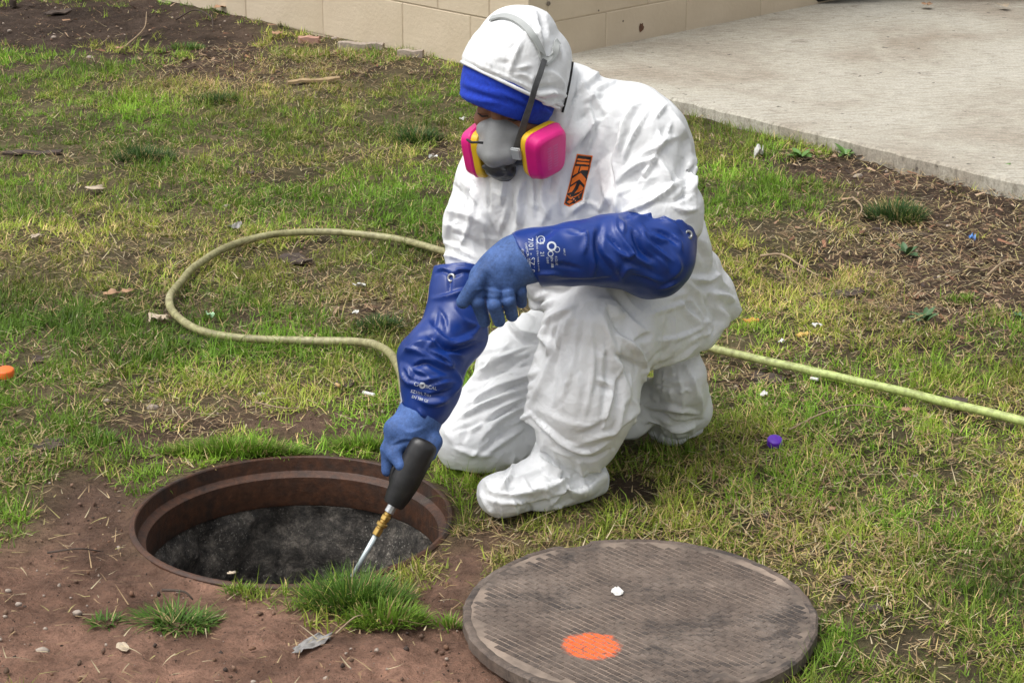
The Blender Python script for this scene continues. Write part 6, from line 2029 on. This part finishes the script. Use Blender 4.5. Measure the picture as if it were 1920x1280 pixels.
# twigs and long dry stems
def twig(pts, r_, label, material=None, group="dry twigs and stems on the ground", up=0.014):
    q = [at(u, v, up + 0.012 * math.sin(math.pi * i / max(1, len(pts) - 1))) for i, (u, v) in enumerate(pts)]
    c_ = catmull(q, 5) if len(q) > 2 else np.array(q)
    o = tube("twig", c_, np.linspace(r_, r_ * 0.5, len(c_)), material or M_TWIG, None, 6, tuple(q[0]))
    return tag(o, label, "twig", group)
twig([(1425, 485), (1465, 487), (1500, 502), (1535, 518)], 0.004, "pale curved twig on the grass right of the near elbow")
twig([(1598, 375), (1612, 395), (1615, 408), (1605, 418)], 0.0035, "short hooked pale twig left of the dark tuft in the mulch")
twig([(1480, 810), (1540, 785), (1600, 770), (1660, 768)], 0.0022, "long thin dry stem running past the purple cap")
twig([(1700, 980), (1720, 1000), (1722, 1040)], 0.002, "thin arched straw in the right lawn")
twig([(640, 1060 + 130), (680, 1165 + 5), (700, 1155)], 0.002, "thin straw on the red soil below the tall tuft") if False else None
twig([(300, 1040), (340, 1060), (380, 1078)], 0.002, "thin dark stem on soil at the manhole's left rim") if False else None
twig([(630, 1195), (665, 1175), (690, 1163)], 0.0018, "thin pale stem on the red soil left of the plastic film")
twig([(305, 1115), (345, 1125), (362, 1128)], 0.0028, "dark twig on soil above the sparse tuft", M_BARK)
twig([(480, 765), (530, 782), (560, 776)], 0.002, "pale straw lying on soil above the manhole's far rim")
twig([(330, 845 - 20), (370, 835)], 0.002, "short straw left of the fresh grass strip") if False else None
twig([(90, 1043), (150, 1050), (190, 1045)], 0.0022, "thin dark twig on red soil at left", M_BARK)
twig([(560, 455), (555, 470), (545, 480)], 0.0022, "pale forked straw above the bark piece inside the loop")
twig([(235, 90), (270, 60), (275, 25)], 0.0035, "bent pale twig on the dark soil at top left")
twig([(330, 40), (365, 30), (395, 42), (400, 60)], 0.004, "arched dark root by the wall at top", M_BARK)
twig([(1850, 520), (1880, 505), (1915, 495)], 0.004, "pale broken stick in the mulch at the right edge")
twig([(1810, 505), (1840, 508)], 0.004, "short pale stick left of the broken one in the mulch")

# broad-leaved weeds: each leaf its own piece
M_WEED = mat("weed_leaf", (0.075, 0.17, 0.028), (0.11, 0.22, 0.045), 40, 0.5)
M_WEED2 = mat("dark_weed_leaf", (0.045, 0.10, 0.035), (0.06, 0.13, 0.045), 40, 0.55)
def leaf_mesh(material):
    V_, F_ = [], []
    for i in range(7):
        t = i / 6
        w_ = 0.5 * math.sin(math.pi * min(1, t * 0.93 + 0.05)) ** 0.8 * (0.42)
        x_, z_ = t, 0.35 * t - 0.42 * t * t
        V_ += [(x_, -w_, z_ + 0.10 * w_), (x_, 0, z_ - 0.03), (x_, w_, z_ + 0.10 * w_)]
    for i in range(6):
        a = i * 3
        F_ += [(a, a + 3, a + 4, a + 1), (a + 1, a + 4, a + 5, a + 2)]
    me = pymesh("leaf", V_, F_, True); me.materials.append(material)
    return me
LM = [leaf_mesh(M_WEED), leaf_mesh(M_WEED2)]
def weed(u, v, rpx, nl, kind, label):
    m_ = scale_at(u, v); R_ = rpx * m_; p = at(u, v, 0.004)
    e = empty("weed", tuple(p)); tag(e, label, "weed", "broad leaved weeds on the ground")
    for k in range(nl):
        o = bpy.data.objects.new("leaf", LM[kind]); link(o, e)
        s_ = R_ * random.uniform(0.65, 1.1)
        o.scale = (s_, s_, s_)
        a = 2 * math.pi * k / nl + random.uniform(-0.3, 0.3)
        o.rotation_euler = (random.uniform(-0.3, 0.3), -random.uniform(0.1, 0.9), a)
        o.location = (0.1 * R_ * math.cos(a), 0.1 * R_ * math.sin(a), 0.002)
weed(1660, 290, 34, 14, 0, "bright leafy weed right at the slab edge, in the middle")
weed(1850, 346, 50, 14, 0, "spreading green weed by the slab edge near the right border")
weed(1545, 272, 30, 13, 0, "small pale weed below the slab edge, left of the bright one")
weed(1500, 302, 28, 12, 0, "lower left small weed in the soil below the slab")
weed(1585, 300, 28, 12, 0, "small weed just right of the lower left one below the slab")
weed(1735, 600, 36, 10, 1, "dark green weed in the straw at right, above the hose")
weed(1912, 598, 26, 8, 1, "dark weed cut by the right border above the hose")
weed(1700, 475, 30, 8, 1, "dull weed in the mulch below the dark tuft")
weed(245, 285 - 10, 1, 0, 0, "x") if False else None

# dark parked car beyond the slab's far end: only its lowest edge is in the frame
M_CAR = mat("black_car_paint", (0.010, 0.010, 0.011), (0.014, 0.014, 0.015), 5, 0.25)
M_TYRE = mat("tyre_rubber", (0.012, 0.012, 0.012), (0.02, 0.02, 0.02), 60, 0.85, 90, 0.4, 0.003)
M_RIM = mat("alloy_rim", (0.35, 0.35, 0.36), (0.28, 0.28, 0.29), 30, 0.35, metal=0.8)
M_GLASS = mat("tinted_car_glass", (0.012, 0.014, 0.015), (0.016, 0.018, 0.02), 5, 0.06)
cx0, cy0 = 0.42, 9.08                            # near front corner, car stands side-on
car = empty("parked_car", (cx0 + 2.2, cy0 + 0.9, SLAB_Z))
tag(car, "black car parked on the slab at the top right edge, only its underside showing", "car")
prof = [(-2.15, 0.20), (-2.2, 0.45), (-2.12, 0.66), (-1.3, 0.80), (-0.75, 1.28), (0.55, 1.36), (1.35, 0.98), (2.05, 0.90), (2.2, 0.6), (2.15, 0.20)]
bm = bmesh.new()
rings = []
for yy, sc_ in ((-0.86, 0.97), (-0.80, 1.0), (0.80, 1.0), (0.86, 0.97)):
    rings.append([bm.verts.new((x_ * sc_, yy * (1 - 0.16 * max(0, (z_ - 0.85)) / 0.5), 0.2 + (z_ - 0.2) * sc_)) for x_, z_ in prof])
for a_, b_ in zip(rings, rings[1:]):
    for k in range(len(prof)):
        bm.faces.new((a_[k], a_[(k + 1) % len(prof)], b_[(k + 1) % len(prof)], b_[k]))
bm.faces.new(rings[0][::-1]); bm.faces.new(rings[-1])
bmesh.ops.bevel(bm, geom=bm.edges[:], offset=0.03, segments=2, affect='EDGES', clamp_overlap=True)
me = bm_mesh("body", bm, True); me.materials.append(M_CAR); link(bpy.data.objects.new("body", me), car)
for sx_ in (-1.35, 1.35):
    for sy_ in (-0.80, 0.80):
        Vt, Ft = lathe_vf([(0.20, -0.10), (0.29, -0.10), (0.315, -0.08), (0.32, 0), (0.315, 0.08), (0.29, 0.10), (0.20, 0.10)], 40)
        Vt = np.stack([Vt[:, 0] + sx_, Vt[:, 2] + sy_, Vt[:, 1] + 0.32], 1)
        me = pymesh("tyre", Vt, Ft, True); me.materials.append(M_TYRE); wh = bpy.data.objects.new("wheel", me); link(wh, car)
        Vt, Ft = lathe_vf([(0.02, -0.06), (0.12, -0.07), (0.2, -0.09), (0.2, 0.09), (0.12, 0.07), (0.02, 0.06)], 24)
        Vt = np.stack([Vt[:, 0] + sx_, Vt[:, 2] + sy_, Vt[:, 1] + 0.32], 1)
        me = pymesh("rim", Vt, Ft, True); me.materials.append(M_RIM); link(bpy.data.objects.new("rim", me), wh)
for nm, q in (("windshield", [(-1.22, 0.86), (-0.78, 1.24)]), ("rear_window", [(1.28, 1.0), (0.62, 1.31)])):
    (xa, za), (xb, zb) = q
    s_ = 0.03 * (1 if nm == "rear_window" else -1)
    me = pymesh(nm, [(xa + s_, -0.68, za + .02), (xa + s_, 0.68, za + .02), (xb + s_, 0.60, zb + .02), (xb + s_, -0.60, zb + .02)], [(0, 1, 2, 3)]); me.materials.append(M_GLASS); link(bpy.data.objects.new(nm, me), car)
for sy_ in (-1, 1):
    me = pymesh("side_window", [(-1.1, sy_ * 0.862, 0.86), (1.1, sy_ * 0.862, 0.94), (0.55, sy_ * 0.745, 1.28), (-0.72, sy_ * 0.757, 1.22)], [(0, 1, 2, 3)]); me.materials.append(M_GLASS); link(bpy.data.objects.new("side_window", me), car)
# drop litter prototypes that ended up unused
for o in list(bpy.data.objects):
    if o.type == 'MESH' and o.get("label") == "x": bpy.data.objects.remove(o)
